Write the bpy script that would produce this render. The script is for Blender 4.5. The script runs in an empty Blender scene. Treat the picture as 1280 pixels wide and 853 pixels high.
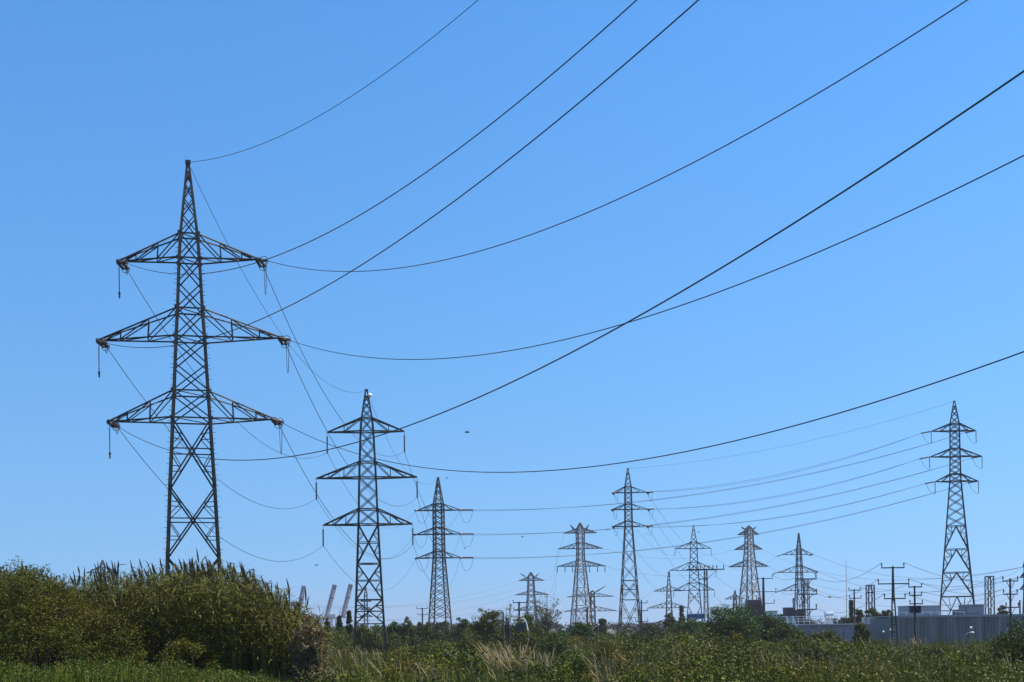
import bpy, math, random
import numpy as np
from mathutils import Vector, Matrix

# ------------------------------------------------------------------ camera, sky, sun, exposure
C = bpy.context.scene
COL = C.collection
FPX, CX, CY, RHO, EYE = 1500.0, 640.0, 788.0, math.radians(0.8), 3.2     # photo pixels (1280 wide)
CR = Vector((math.cos(RHO), 0, -math.sin(RHO)))
CU = Vector((math.sin(RHO), 0, math.cos(RHO)))
cam_data = bpy.data.cameras.new("camera")
cam = bpy.data.objects.new("camera", cam_data)
COL.objects.link(cam)
cam_data.sensor_width = 36.0
cam_data.lens = FPX / 1280.0 * 36.0
cam_data.shift_y = (CY - 426.5) / 1280.0
cam_data.clip_start, cam_data.clip_end = 0.2, 20000
m = Matrix.Identity(4)
for i, v in enumerate((CR, CU, Vector((0, -1, 0)))):
    m[0][i], m[1][i], m[2][i] = v
m.translation = (0, 0, EYE)
cam.matrix_world = m
C.camera = cam

SUN_EL, SUN_AZ = math.radians(56), math.radians(78)       # azimuth from +Y towards +X
world = bpy.data.worlds.new("World")
C.world = world
world.use_nodes = True
nt = world.node_tree
nt.nodes.clear()
sky = nt.nodes.new("ShaderNodeTexSky")
sky.sky_type = 'NISHITA'
sky.sun_disc = False
sky.sun_elevation = SUN_EL
sky.sun_rotation = SUN_AZ
sky.air_density, sky.dust_density, sky.ozone_density = 1.4, 0.0, 10.0
stc = nt.nodes.new("ShaderNodeTexCoord")
smp = nt.nodes.new("ShaderNodeMapping")            # evens out the sky from horizon to zenith
smp.inputs["Location"].default_value = (0, 0, .135)
smp.inputs["Scale"].default_value = (1, 1, .38)
nt.links.new(stc.outputs["Generated"], smp.inputs[0])
nt.links.new(smp.outputs[0], sky.inputs[0])
hs = nt.nodes.new("ShaderNodeHueSaturation")
hs.inputs["Hue"].default_value = 0.506
hs.inputs["Saturation"].default_value = 1.2
bg = nt.nodes.new("ShaderNodeBackground")
bg.inputs["Strength"].default_value = 0.092
wo = nt.nodes.new("ShaderNodeOutputWorld")
nt.links.new(sky.outputs[0], hs.inputs["Color"])
nt.links.new(hs.outputs[0], bg.inputs["Color"])
nt.links.new(bg.outputs[0], wo.inputs["Surface"])

sd = bpy.data.lights.new("sun", 'SUN')
sd.energy, sd.angle, sd.color = 5.0, math.radians(0.5), (1.0, 0.93, 0.80)
sun = bpy.data.objects.new("sun", sd)
COL.objects.link(sun)
sdir = Vector((math.cos(SUN_EL) * math.sin(SUN_AZ), math.cos(SUN_EL) * math.cos(SUN_AZ), math.sin(SUN_EL)))
sun.rotation_euler = sdir.to_track_quat('Z', 'Y').to_euler()
sun.location = (0, 0, 200)
C.view_settings.view_transform = 'Standard'
C.view_settings.look = 'None'
C.view_settings.exposure = 0.79
C.view_settings.gamma = 1.0
C.view_settings.use_curve_mapping = False
HAZE_DENSITY = 0.00015

# ------------------------------------------------------------------ helpers
rng = np.random.default_rng(7)
random.seed(7)


def at(px, py, Y):
    """the world point that stands at depth Y and shows at photo pixel (px, py)"""
    d = CR * ((px - CX) / FPX) + CU * ((CY - py) / FPX) + Vector((0, 1, 0))
    return Vector((0, 0, EYE)) + d * Y


def hash2(ix, iy, seed=0):
    h = (ix * 374761393 + iy * 668265263 + seed * 1442695041) & 0xFFFFFFFF
    h = ((h ^ (h >> 13)) * 1274126177) & 0xFFFFFFFF
    return ((h ^ (h >> 16)) & 0xFFFF) / 65535.0


def vnoise(x, y, seed=0):
    x, y = np.asarray(x, float), np.asarray(y, float)
    ix, iy = np.floor(x).astype(np.int64), np.floor(y).astype(np.int64)
    fx, fy = x - ix, y - iy
    fx, fy = fx * fx * (3 - 2 * fx), fy * fy * (3 - 2 * fy)
    a, b = hash2(ix, iy, seed), hash2(ix + 1, iy, seed)
    c, d = hash2(ix, iy + 1, seed), hash2(ix + 1, iy + 1, seed)
    return (a * (1 - fx) + b * fx) * (1 - fy) + (c * (1 - fx) + d * fx) * fy


def sstep(a, b, x):
    t = np.clip((np.asarray(x, float) - a) / (b - a), 0, 1)
    return t * t * (3 - 2 * t)


def ground_z(x, y):
    x, y = np.asarray(x, float), np.asarray(y, float)
    mid = 0.5 * (1 - sstep(44, 125, y))
    left = 1.2 * (1 - sstep(-12, -4, x)) * (1 - sstep(58, 86, y)) * sstep(-70, -45, x)
    near = 1.1 * (1 - sstep(4, 26, y)) * (1 - sstep(8, 40, np.abs(x)))
    bump = (vnoise(x / 9, y / 9, 3) - 0.5) * 0.35 * (1 - sstep(200, 500, np.hypot(x, y)))
    return mid + left * sstep(15, 36, y) + near + bump


def gz(x, y):
    return float(ground_z(x, y))


def link(name, me, mat, parent=None):
    o = bpy.data.objects.new(name, me)
    COL.objects.link(o)
    if mat is not None:
        me.materials.append(mat)
    if parent is not None:
        o.parent = parent
    return o


def tag(o, label=None, cat=None, group=None, kind=None):
    for k, v in (("label", label), ("category", cat), ("group", group), ("kind", kind)):
        if v:
            o[k] = v
    return o


def thing(name, label, cat, loc, rz=0.0, group=None):
    o = bpy.data.objects.new(name, None)
    o.empty_display_size = 0.5
    COL.objects.link(o)
    o.location = loc
    o.rotation_euler = (0, 0, rz)
    return tag(o, label, cat, group)


class MB:
    """collects bars, boxes, tubes and lathes; build() links them as one mesh object"""

    def __init__(self):
        self.v, self.f = [], []

    def add(self, vs, fs):
        n = len(self.v)
        self.v.extend([tuple(p) for p in vs])
        self.f.extend([tuple(i + n for i in q) for q in fs])

    def bar(self, a, b, t, t2=None):
        a, b = Vector(a), Vector(b)
        d = b - a
        if d.length < 1e-6:
            return
        d.normalize()
        up = Vector((0, 0, 1)) if abs(d.z) < 0.95 else Vector((0, 1, 0))
        s = d.cross(up).normalized()
        u = s.cross(d)
        t2 = t if t2 is None else t2
        vs = []
        for p, w in ((a, t), (b, t2)):
            for i, j in ((-1, -1), (1, -1), (1, 1), (-1, 1)):
                vs.append(p + s * (i * w / 2) + u * (j * w / 2))
        self.add(vs, [(0, 1, 5, 4), (1, 2, 6, 5), (2, 3, 7, 6), (3, 0, 4, 7), (3, 2, 1, 0), (4, 5, 6, 7)])

    def angle(self, a, b, w, tk=None, inward=None):
        """an L section steel angle from a to b, its two flanges facing 'inward'"""
        a, b = Vector(a), Vector(b)
        d = (b - a)
        if d.length < 1e-6:
            return
        d.normalize()
        tk = tk or w * 0.16
        ref = Vector(inward) if inward is not None else Vector((0.3, 0.2, 1))
        u = (ref - d * ref.dot(d))
        if u.length < 1e-4:
            u = d.orthogonal()
        u.normalize()
        s = d.cross(u)
        e1, e2 = (u + s).normalized(), (u - s).normalized()
        prof = [(0, 0), (w, 0), (w, tk), (tk, tk), (tk, w), (0, w)]
        vs = []
        for p in (a, b):
            for i, j in prof:
                vs.append(p + e1 * i + e2 * j - u * (w * 0.35))
        fs = [(i, (i + 1) % 6, 6 + (i + 1) % 6, 6 + i) for i in range(6)]
        fs += [(5, 4, 3, 0), (3, 2, 1, 0), (6, 9, 10, 11), (6, 7, 8, 9)]
        self.add(vs, fs)

    def box(self, c, size, rz=0.0):
        hx, hy, hz = size[0] / 2, size[1] / 2, size[2] / 2
        cs, sn = math.cos(rz), math.sin(rz)
        vs = []
        for z in (-hz, hz):
            for x, y in ((-hx, -hy), (hx, -hy), (hx, hy), (-hx, hy)):
                vs.append((c[0] + x * cs - y * sn, c[1] + x * sn + y * cs, c[2] + z))
        self.add(vs, [(3, 2, 1, 0), (4, 5, 6, 7), (0, 1, 5, 4), (1, 2, 6, 5), (2, 3, 7, 6), (3, 0, 4, 7)])

    def tube(self, pts, r, n=6, r2=None):
        pts = [Vector(p) for p in pts]
        rings = []
        m = len(pts)
        prev = None
        for i, p in enumerate(pts):
            d = (pts[min(i + 1, m - 1)] - pts[max(i - 1, 0)]).normalized()
            if prev is None:
                s = d.orthogonal().normalized()
            else:
                s = (prev - d * prev.dot(d)).normalized()
            prev = s
            u = d.cross(s)
            rr = r if r2 is None else r + (r2 - r) * i / max(1, m - 1)
            rings.append([p + (s * math.cos(2 * math.pi * k / n) + u * math.sin(2 * math.pi * k / n)) * rr for k in range(n)])
        vs = [q for ring in rings for q in ring]
        fs = []
        for i in range(m - 1):
            for k in range(n):
                fs.append((i * n + k, i * n + (k + 1) % n, (i + 1) * n + (k + 1) % n, (i + 1) * n + k))
        fs.append(tuple(range(n - 1, -1, -1)))
        fs.append(tuple(range((m - 1) * n, m * n)))
        self.add(vs, fs)

    def lathe(self, a, b, prof, n=8):
        """prof: (fraction along a-b, radius)"""
        a, b = Vector(a), Vector(b)
        d = (b - a).normalized()
        s = d.orthogonal().normalized()
        u = d.cross(s)
        vs, fs = [], []
        for t, r in prof:
            p = a.lerp(b, t)
            vs += [p + (s * math.cos(2 * math.pi * k / n) + u * math.sin(2 * math.pi * k / n)) * r for k in range(n)]
        for i in range(len(prof) - 1):
            for k in range(n):
                fs.append((i * n + k, i * n + (k + 1) % n, (i + 1) * n + (k + 1) % n, (i + 1) * n + k))
        fs.append(tuple(range(n - 1, -1, -1)))
        fs.append(tuple(range((len(prof) - 1) * n, len(prof) * n)))
        self.add(vs, fs)

    def sphere(self, c, r, sz=1.0, n=10):
        prof = []
        k = max(4, n // 2)
        for i in range(k + 1):
            t = math.pi * i / k
            prof.append(((1 - math.cos(t)) / 2, max(0.02 * r, r * math.sin(t))))
        c = Vector(c)
        self.lathe(c - Vector((0, 0, r * sz)), c + Vector((0, 0, r * sz)), prof, n)

    def build(self, name, mat, parent=None, smooth=False):
        me = bpy.data.meshes.new(name)
        me.from_pydata(self.v, [], self.f)
        if smooth:
            me.polygons.foreach_set("use_smooth", [True] * len(me.polygons))
        me.update()
        return link(name, me, mat, parent)


def quads_mesh(name, V):
    """V: (n, 4, 3) array of separate quads"""
    V = np.asarray(V, np.float32)
    n = len(V)
    me = bpy.data.meshes.new(name)
    me.vertices.add(n * 4)
    me.vertices.foreach_set("co", V.reshape(-1))
    me.loops.add(n * 4)
    me.loops.foreach_set("vertex_index", np.arange(n * 4, dtype=np.int32))
    me.polygons.add(n)
    me.polygons.foreach_set("loop_start", np.arange(0, n * 4, 4, dtype=np.int32))
    me.update(calc_edges=True)
    return me


def strips_mesh(name, S):
    """S: (n, k, 2, 3) array of separate ribbons of k cross-lines"""
    S = np.asarray(S, np.float32)
    n, k = S.shape[:2]
    me = bpy.data.meshes.new(name)
    me.vertices.add(n * k * 2)
    me.vertices.foreach_set("co", S.reshape(-1))
    base = (np.arange(n) * k * 2)[:, None, None]
    row = (np.arange(k - 1) * 2)[None, :, None]
    idx = (base + row + np.array([0, 1, 3, 2])[None, None, :]).reshape(-1).astype(np.int32)
    me.loops.add(len(idx))
    me.loops.foreach_set("vertex_index", idx)
    me.polygons.add(len(idx) // 4)
    me.polygons.foreach_set("loop_start", np.arange(0, len(idx), 4, dtype=np.int32))
    me.update(calc_edges=True)
    return me


def unit(a):
    return a / np.maximum(np.linalg.norm(a, axis=-1, keepdims=True), 1e-9)


def leaf_quads(c, L, W, up=0.3, rg=rng):
    """diamond leaves at points c with random directions"""
    n = len(c)
    a = rg.normal(size=(n, 3))
    a[:, 2] = a[:, 2] * 0.7 + up
    a = unit(a)
    b = unit(np.cross(a, rg.normal(size=(n, 3))))
    L = np.asarray(L)[..., None] * np.ones((n, 1))
    W = np.asarray(W)[..., None] * np.ones((n, 1))
    return np.stack([c, c + a * L * .45 + b * W * .5, c + a * L, c + a * L * .45 - b * W * .5], 1)


# ------------------------------------------------------------------ materials
def new_mat(name):
    mt = bpy.data.materials.new(name)
    mt.use_nodes = True
    t = mt.node_tree
    return mt, t, t.nodes["Principled BSDF"]


def surf_mat(name, c1, c2=None, scale=4.0, rough=0.6, metal=0.0, detail=4.0, bump=0.0, stretch=None):
    mt, t, p = new_mat(name)
    c2 = c2 or tuple(x * 0.75 for x in c1)
    tc = t.nodes.new("ShaderNodeTexCoord")
    nz = t.nodes.new("ShaderNodeTexNoise")
    nz.inputs["Scale"].default_value = scale
    nz.inputs["Detail"].default_value = detail
    src = tc.outputs["Object"]
    if stretch:
        mp = t.nodes.new("ShaderNodeMapping")
        mp.inputs["Scale"].default_value = stretch
        t.links.new(src, mp.inputs[0])
        src = mp.outputs[0]
    t.links.new(src, nz.inputs["Vector"])
    cr = t.nodes.new("ShaderNodeValToRGB")
    cr.color_ramp.elements[0].position, cr.color_ramp.elements[1].position = 0.35, 0.65
    cr.color_ramp.elements[0].color = (*c1, 1)
    cr.color_ramp.elements[1].color = (*c2, 1)
    t.links.new(nz.outputs["Fac"], cr.inputs[0])
    t.links.new(cr.outputs[0], p.inputs["Base Color"])
    p.inputs["Roughness"].default_value = rough
    p.inputs["Metallic"].default_value = metal
    if bump:
        bp = t.nodes.new("ShaderNodeBump")
        bp.inputs["Strength"].default_value = bump
        t.links.new(nz.outputs["Fac"], bp.inputs["Height"])
        t.links.new(bp.outputs[0], p.inputs["Normal"])
    return mt


def leaf_mat(name, cols, patch=0.25, cols2=None, trans=0.14, rough=0.55, raw=False):
    """random colour per leaf, drifting between two palettes over the ground"""
    mt, t, p = new_mat(name)
    g = t.nodes.new("ShaderNodeNewGeometry")

    def ramp(cs):
        r = t.nodes.new("ShaderNodeValToRGB")
        e = r.color_ramp.elements
        cs = cs if raw else [(c[0] * .95, c[1] * .96, c[2] * .36) for c in cs]
        e[0].position, e[0].color = 0.0, (*cs[0], 1)
        e[1].position, e[1].color = 1.0, (*cs[-1], 1)
        for i, c in enumerate(cs[1:-1]):
            q = e.new((i + 1) / (len(cs) - 1))
            q.color = (*c, 1)
        t.links.new(g.outputs["Random Per Island"], r.inputs[0])
        return r
    a = ramp(cols)
    col = a.outputs[0]
    if cols2:
        b = ramp(cols2)
        nz = t.nodes.new("ShaderNodeTexNoise")
        nz.inputs["Scale"].default_value = patch
        nz.inputs["Detail"].default_value = 3
        t.links.new(g.outputs["Position"], nz.inputs["Vector"])
        mr = t.nodes.new("ShaderNodeMapRange")
        mr.inputs["From Min"].default_value, mr.inputs["From Max"].default_value = 0.42, 0.6
        t.links.new(nz.outputs["Fac"], mr.inputs["Value"])
        mx = t.nodes.new("ShaderNodeMix")
        mx.data_type = 'RGBA'
        t.links.new(mr.outputs[0], mx.inputs["Factor"])
        t.links.new(a.outputs[0], mx.inputs["A"])
        t.links.new(b.outputs[0], mx.inputs["B"])
        col = [s for s in mx.outputs if s.type == 'RGBA'][0]
        for s in mx.inputs:
            if s.type == 'RGBA' and s.name == 'A':
                t.links.new(a.outputs[0], s)
            if s.type == 'RGBA' and s.name == 'B':
                t.links.new(b.outputs[0], s)
    t.links.new(col, p.inputs["Base Color"])
    p.inputs["Roughness"].default_value = rough
    p.inputs["Specular IOR Level"].default_value = 0.12
    tr = t.nodes.new("ShaderNodeBsdfTranslucent")
    t.links.new(col, tr.inputs["Color"])
    ms = t.nodes.new("ShaderNodeMixShader")
    ms.inputs[0].default_value = trans
    out = t.nodes["Material Output"]
    t.links.new(p.outputs[0], ms.inputs[1])
    t.links.new(tr.outputs[0], ms.inputs[2])
    t.links.new(ms.outputs[0], out.inputs["Surface"])
    return mt


M = {
    'steel': surf_mat('weathered_steel', (.018, .021, .022), (.060, .044, .032), 1.3, .8, .0),
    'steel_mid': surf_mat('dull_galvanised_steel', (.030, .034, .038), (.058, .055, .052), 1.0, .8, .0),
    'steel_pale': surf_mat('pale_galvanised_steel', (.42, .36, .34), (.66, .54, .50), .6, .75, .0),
    'steel_rust': surf_mat('rust_stained_steel', (.13, .075, .05), (.09, .075, .065), 1.5, .7, .2),
    'insulator': surf_mat('brown_porcelain', (.035, .025, .025), (.055, .035, .03), 5, .5),
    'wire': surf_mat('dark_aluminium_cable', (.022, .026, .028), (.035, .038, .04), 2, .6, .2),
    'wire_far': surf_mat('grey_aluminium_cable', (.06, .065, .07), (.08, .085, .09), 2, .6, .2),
    'rod': surf_mat('grey_pink_insulating_rod', (.22, .17, .17), (.17, .14, .14), 4, .4),
    'white': surf_mat('white_paint', (.78, .78, .76), (.68, .68, .66), 3, .5),
    'wood': surf_mat('tarred_pole_wood', (.035, .028, .024), (.06, .05, .042), 3, .85, stretch=(6, 6, .4), bump=.3),
    'concrete': surf_mat('grey_concrete', (.26, .26, .25), (.2, .2, .195), 1.2, .9, bump=.2),
    'crane': surf_mat('white_crane_paint', (.6, .58, .58), (.48, .45, .46), .3, .5),
    'crane_dark': surf_mat('blue_grey_crane_paint_and_shade', (.12, .14, .2), (.09, .11, .16), .3, .5),  # paint of boom heads and tower; also colours in shade on left girders
    'crane_red': surf_mat('red_crane_paint', (.5, .12, .08), (.42, .1, .07), .3, .5),
    'blue': surf_mat('blue_sign_paint', (.03, .06, .25), (.04, .07, .2), .8, .5),
    'navy': surf_mat('dark_navy_equipment_paint', (.02, .02, .045), (.035, .03, .05), 1.5, .55),
    'roofmetal': surf_mat('dull_roof_metal', (.30, .32, .34), (.24, .26, .28), .8, .5, .3),
    'unit': surf_mat('grey_violet_unit_panel', (.16, .16, .2), (.13, .135, .165), .7, .6),
    'dark_block': surf_mat('dark_brick', (.05, .045, .05), (.07, .06, .06), 2, .8),
    'silver': surf_mat('bright_duct_steel', (.75, .77, .8), (.68, .7, .73), 1.5, .28, .85),
    'bark': surf_mat('brown_bark', (.07, .055, .04), (.045, .035, .028), 6, .9, bump=.4),
    'bark_pale': surf_mat('grey_bark', (.2, .17, .14), (.13, .11, .09), 6, .9, bump=.4),
    'bird': surf_mat('dark_feathers', (.03, .03, .035), (.05, .05, .05), 6, .7),
    'soil': None,
}
# ground: soil with dry and green patches
mt, t, p = new_mat('soil_and_weeds')
g = t.nodes.new("ShaderNodeNewGeometry")
nz = t.nodes.new("ShaderNodeTexNoise"); nz.inputs["Scale"].default_value = 0.35; nz.inputs["Detail"].default_value = 8
t.links.new(g.outputs["Position"], nz.inputs["Vector"])
cr = t.nodes.new("ShaderNodeValToRGB")
e = cr.color_ramp.elements
e[0].position, e[0].color = .3, (.035, .042, .014, 1)
e[1].position, e[1].color = .75, (.085, .075, .04, 1)
q = e.new(.5); q.color = (.05, .062, .02, 1)
t.links.new(nz.outputs["Fac"], cr.inputs[0])
t.links.new(cr.outputs[0], p.inputs["Base Color"])
p.inputs["Roughness"].default_value = .95
bp = t.nodes.new("ShaderNodeBump"); bp.inputs["Strength"].default_value = .6; bp.inputs["Distance"].default_value = .3
t.links.new(nz.outputs["Fac"], bp.inputs["Height"]); t.links.new(bp.outputs[0], p.inputs["Normal"])
M['soil'] = mt

# corrugated cladding: each panel of its own tone, streaks running down it
mt, t, p = new_mat('grey_blue_cladding')
tc = t.nodes.new("ShaderNodeTexCoord")
mp = t.nodes.new("ShaderNodeMapping"); mp.inputs["Scale"].default_value = (1.1, .02, .05)
t.links.new(tc.outputs["Object"], mp.inputs[0])
wn = t.nodes.new("ShaderNodeTexNoise"); wn.inputs["Scale"].default_value = 1.3; wn.inputs["Detail"].default_value = 5
t.links.new(mp.outputs[0], wn.inputs["Vector"])
cr = t.nodes.new("ShaderNodeValToRGB")
e = cr.color_ramp.elements
e[0].position, e[0].color = .32, (.115, .098, .098, 1)
e[1].position, e[1].color = .68, (.26, .232, .228, 1)
t.links.new(wn.outputs["Fac"], cr.inputs[0]); t.links.new(cr.outputs[0], p.inputs["Base Color"])
p.inputs["Roughness"].default_value = .5
M['cladding'] = mt

# wall covered in faded spray paint
mt, t, p = new_mat('spray_painted_wall')
tc = t.nodes.new("ShaderNodeTexCoord")
v = t.nodes.new("ShaderNodeTexNoise"); v.inputs["Scale"].default_value = 1.1; v.inputs["Detail"].default_value = 3; v.inputs["Distortion"].default_value = 2.5
t.links.new(tc.outputs["Object"], v.inputs["Vector"])
cr = t.nodes.new("ShaderNodeValToRGB")
e = cr.color_ramp.elements
e[0].position, e[0].color = .36, (.17, .13, .20, 1)
e[1].position, e[1].color = .56, (.30, .265, .28, 1)
q = e.new(.45); q.color = (.24, .195, .25, 1)
t.links.new(v.outputs["Fac"], cr.inputs[0]); t.links.new(cr.outputs[0], p.inputs["Base Color"])
p.inputs["Roughness"].default_value = .85
M['graffiti'] = mt

M['reed'] = leaf_mat('reed_leaf', [(.038, .047, .014), (.066, .072, .02), (.100, .096, .032), (.145, .125, .06)], .22,
                     [(.045, .042, .014), (.07, .064, .02), (.095, .08, .03), (.15, .13, .06)])
M['plume'] = leaf_mat('reed_plume', [(.07, .06, .03), (.11, .085, .045), (.16, .11, .06), (.10, .10, .055)], .3, trans=.2, raw=True)
M['thicket'] = leaf_mat('thicket_leaf', [(.036, .045, .012), (.066, .074, .018), (.098, .098, .026)], .35,
                        [(.055, .05, .014), (.09, .078, .024), (.125, .105, .036)])
M['scrub'] = leaf_mat('scrub_leaf', [(.028, .044, .012), (.05, .068, .018), (.075, .088, .026)], .10,
                      [(.062, .064, .020), (.095, .09, .03), (.075, .088, .02)])
M['scrub_dark'] = leaf_mat('dark_scrub_leaf', [(.010, .020, .006), (.018, .032, .010), (.028, .042, .013)], .2)
M['scrub_olive'] = leaf_mat('olive_scrub_leaf', [(.045, .05, .013), (.075, .078, .02), (.10, .098, .03)], .2)
M['scrub_yellow'] = leaf_mat('yellow_green_scrub_leaf', [(.07, .085, .014), (.105, .118, .02), (.15, .15, .03)], .2)
M['scrub_dry'] = leaf_mat('dry_scrub_leaf', [(.07, .062, .024), (.13, .105, .05), (.20, .155, .09)], .2)
M['grass'] = leaf_mat('grass_blade', [(.045, .07, .016), (.075, .098, .025), (.13, .12, .045), (.22, .175, .09)], .12,
                      [(.045, .082, .016), (.065, .10, .02), (.10, .125, .03)])
M['straw'] = leaf_mat('bleached_straw', [(.12, .10, .045), (.20, .155, .075), (.28, .22, .115), (.14, .125, .04)], .5, raw=True)
M['weeds'] = leaf_mat('bright_weed_leaf', [(.034, .062, .014), (.056, .09, .018), (.09, .12, .026)], .5,
                      [(.05, .058, .016), (.10, .10, .03), (.04, .05, .014)])
M['dry'] = leaf_mat('dry_leaf', [(.14, .10, .05), (.2, .15, .08), (.09, .08, .035), (.26, .19, .11)], .5, raw=True)
M['pampas'] = leaf_mat('pampas_plume', [(.42, .33, .19), (.55, .44, .27), (.32, .25, .13)], .5, trans=.5, raw=True)
M['pampas_blade'] = leaf_mat('pampas_blade', [(.07, .08, .03), (.12, .11, .05), (.18, .15, .08)], .5)
M['leaf_dark'] = leaf_mat('dark_tree_leaf', [(.024, .044, .016), (.042, .066, .022), (.066, .09, .03)], .3)
M['leaf_olive'] = leaf_mat('olive_tree_leaf', [(.042, .055, .013), (.072, .088, .02), (.105, .115, .03)], .3)
M['leaf_green'] = leaf_mat('fresh_tree_leaf', [(.02, .052, .014), (.036, .078, .022), (.065, .11, .034)], .3)
M['leaf_grey'] = leaf_mat('grey_green_leaf', [(.05, .06, .035), (.08, .09, .055), (.12, .125, .08)], .3)
M['leaf_yellow'] = leaf_mat('yellow_flowering_leaf', [(.06, .07, .014), (.12, .11, .018), (.2, .15, .02)], .3)
M['leaf_far'] = leaf_mat('far_tree_leaf', [(.014, .024, .012), (.022, .034, .016), (.03, .042, .02)], .05)

# ------------------------------------------------------------------ setting: ground, haze
def axis_coords(lo, hi, d0, d1, fine):
    a = list(np.arange(d0, d1 + 1e-6, fine))
    s, x = fine, d1
    while x < hi:
        s *= 1.18
        x = min(hi, x + s)
        a.append(x)
    s, x = fine, d0
    while x > lo:
        s *= 1.18
        x = max(lo, x - s)
        a.insert(0, x)
    return np.array(a)


gx, gy = axis_coords(-5000, 5000, -60, 60, 1.5), axis_coords(-600, 5000, 0, 130, 1.5)
GX, GY = np.meshgrid(gx, gy)
P3 = np.stack([GX, GY, ground_z(GX, GY)], -1).reshape(-1, 3)
nx, ny = len(gx), len(gy)
ii, jj = np.meshgrid(np.arange(nx - 1), np.arange(ny - 1))
k0 = (jj * nx + ii).reshape(-1)
F4 = np.stack([k0, k0 + 1, k0 + nx + 1, k0 + nx], 1)
me = bpy.data.meshes.new("ground")
me.from_pydata(P3.tolist(), [], F4.tolist())
me.polygons.foreach_set("use_smooth", [True] * len(me.polygons))
tag(link("ground", me, M['soil']), kind='structure')

if HAZE_DENSITY > 0:
    mh = bpy.data.materials.new("pale_air")
    mh.use_nodes = True
    th = mh.node_tree
    th.nodes.clear()
    ho = th.nodes.new("ShaderNodeOutputMaterial")
    hv = th.nodes.new("ShaderNodeVolumePrincipled")
    hv.inputs["Color"].default_value = (.64, .60, .67, 1)
    hv.inputs["Density"].default_value = HAZE_DENSITY
    hv.inputs["Anisotropy"].default_value = 0.2
    th.links.new(hv.outputs[0], ho.inputs["Volume"])
    hb = MB()
    hb.box((0, 2200, 45.5), (10400, 6200, 95))
    tag(hb.build("haze", mh), kind='stuff')


# ------------------------------------------------------------------ pylons
class Scale:
    """reads the photo's pixel measures of an upright thing at depth D as metres"""

    def __init__(self, D, ax):
        self.D, self.ax = D, ax
        p = at(ax[0], ax[1], D)
        self.x, self.s = p.x, FPX / D

    def axis(self, y):
        return self.ax[0] + (y - self.ax[1]) * math.tan(RHO)

    def z(self, y):
        return at(self.axis(y), y, self.D).z


def interp(prof, z):
    for (z0, w0), (z1, w1) in zip(prof, prof[1:]):
        if (z0 - z) * (z1 - z) <= 0:
            return w0 + (w1 - w0) * ((z - z0) / (z1 - z0) if z1 != z0 else 0)
    (z0, w0), (z1, w1) = (prof[0], prof[1]) if abs(z - prof[0][0]) < abs(z - prof[-1][0]) else (prof[-2], prof[-1])
    return max(.05, w0 + (w1 - w0) * (z - z0) / (z1 - z0))


def disc_prof(n, r, r0):
    pr = [(0, r0)]
    for i in range(n):
        a, b = (i + .15) / n, (i + .85) / n
        pr += [(a, r0), (a + .25 / n, r), (b, r * .55), (b + .05 / n, r0)]
    pr.append((1, r0))
    return pr


CORN = [(-1, -1), (1, -1), (1, 1), (-1, 1)]


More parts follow.
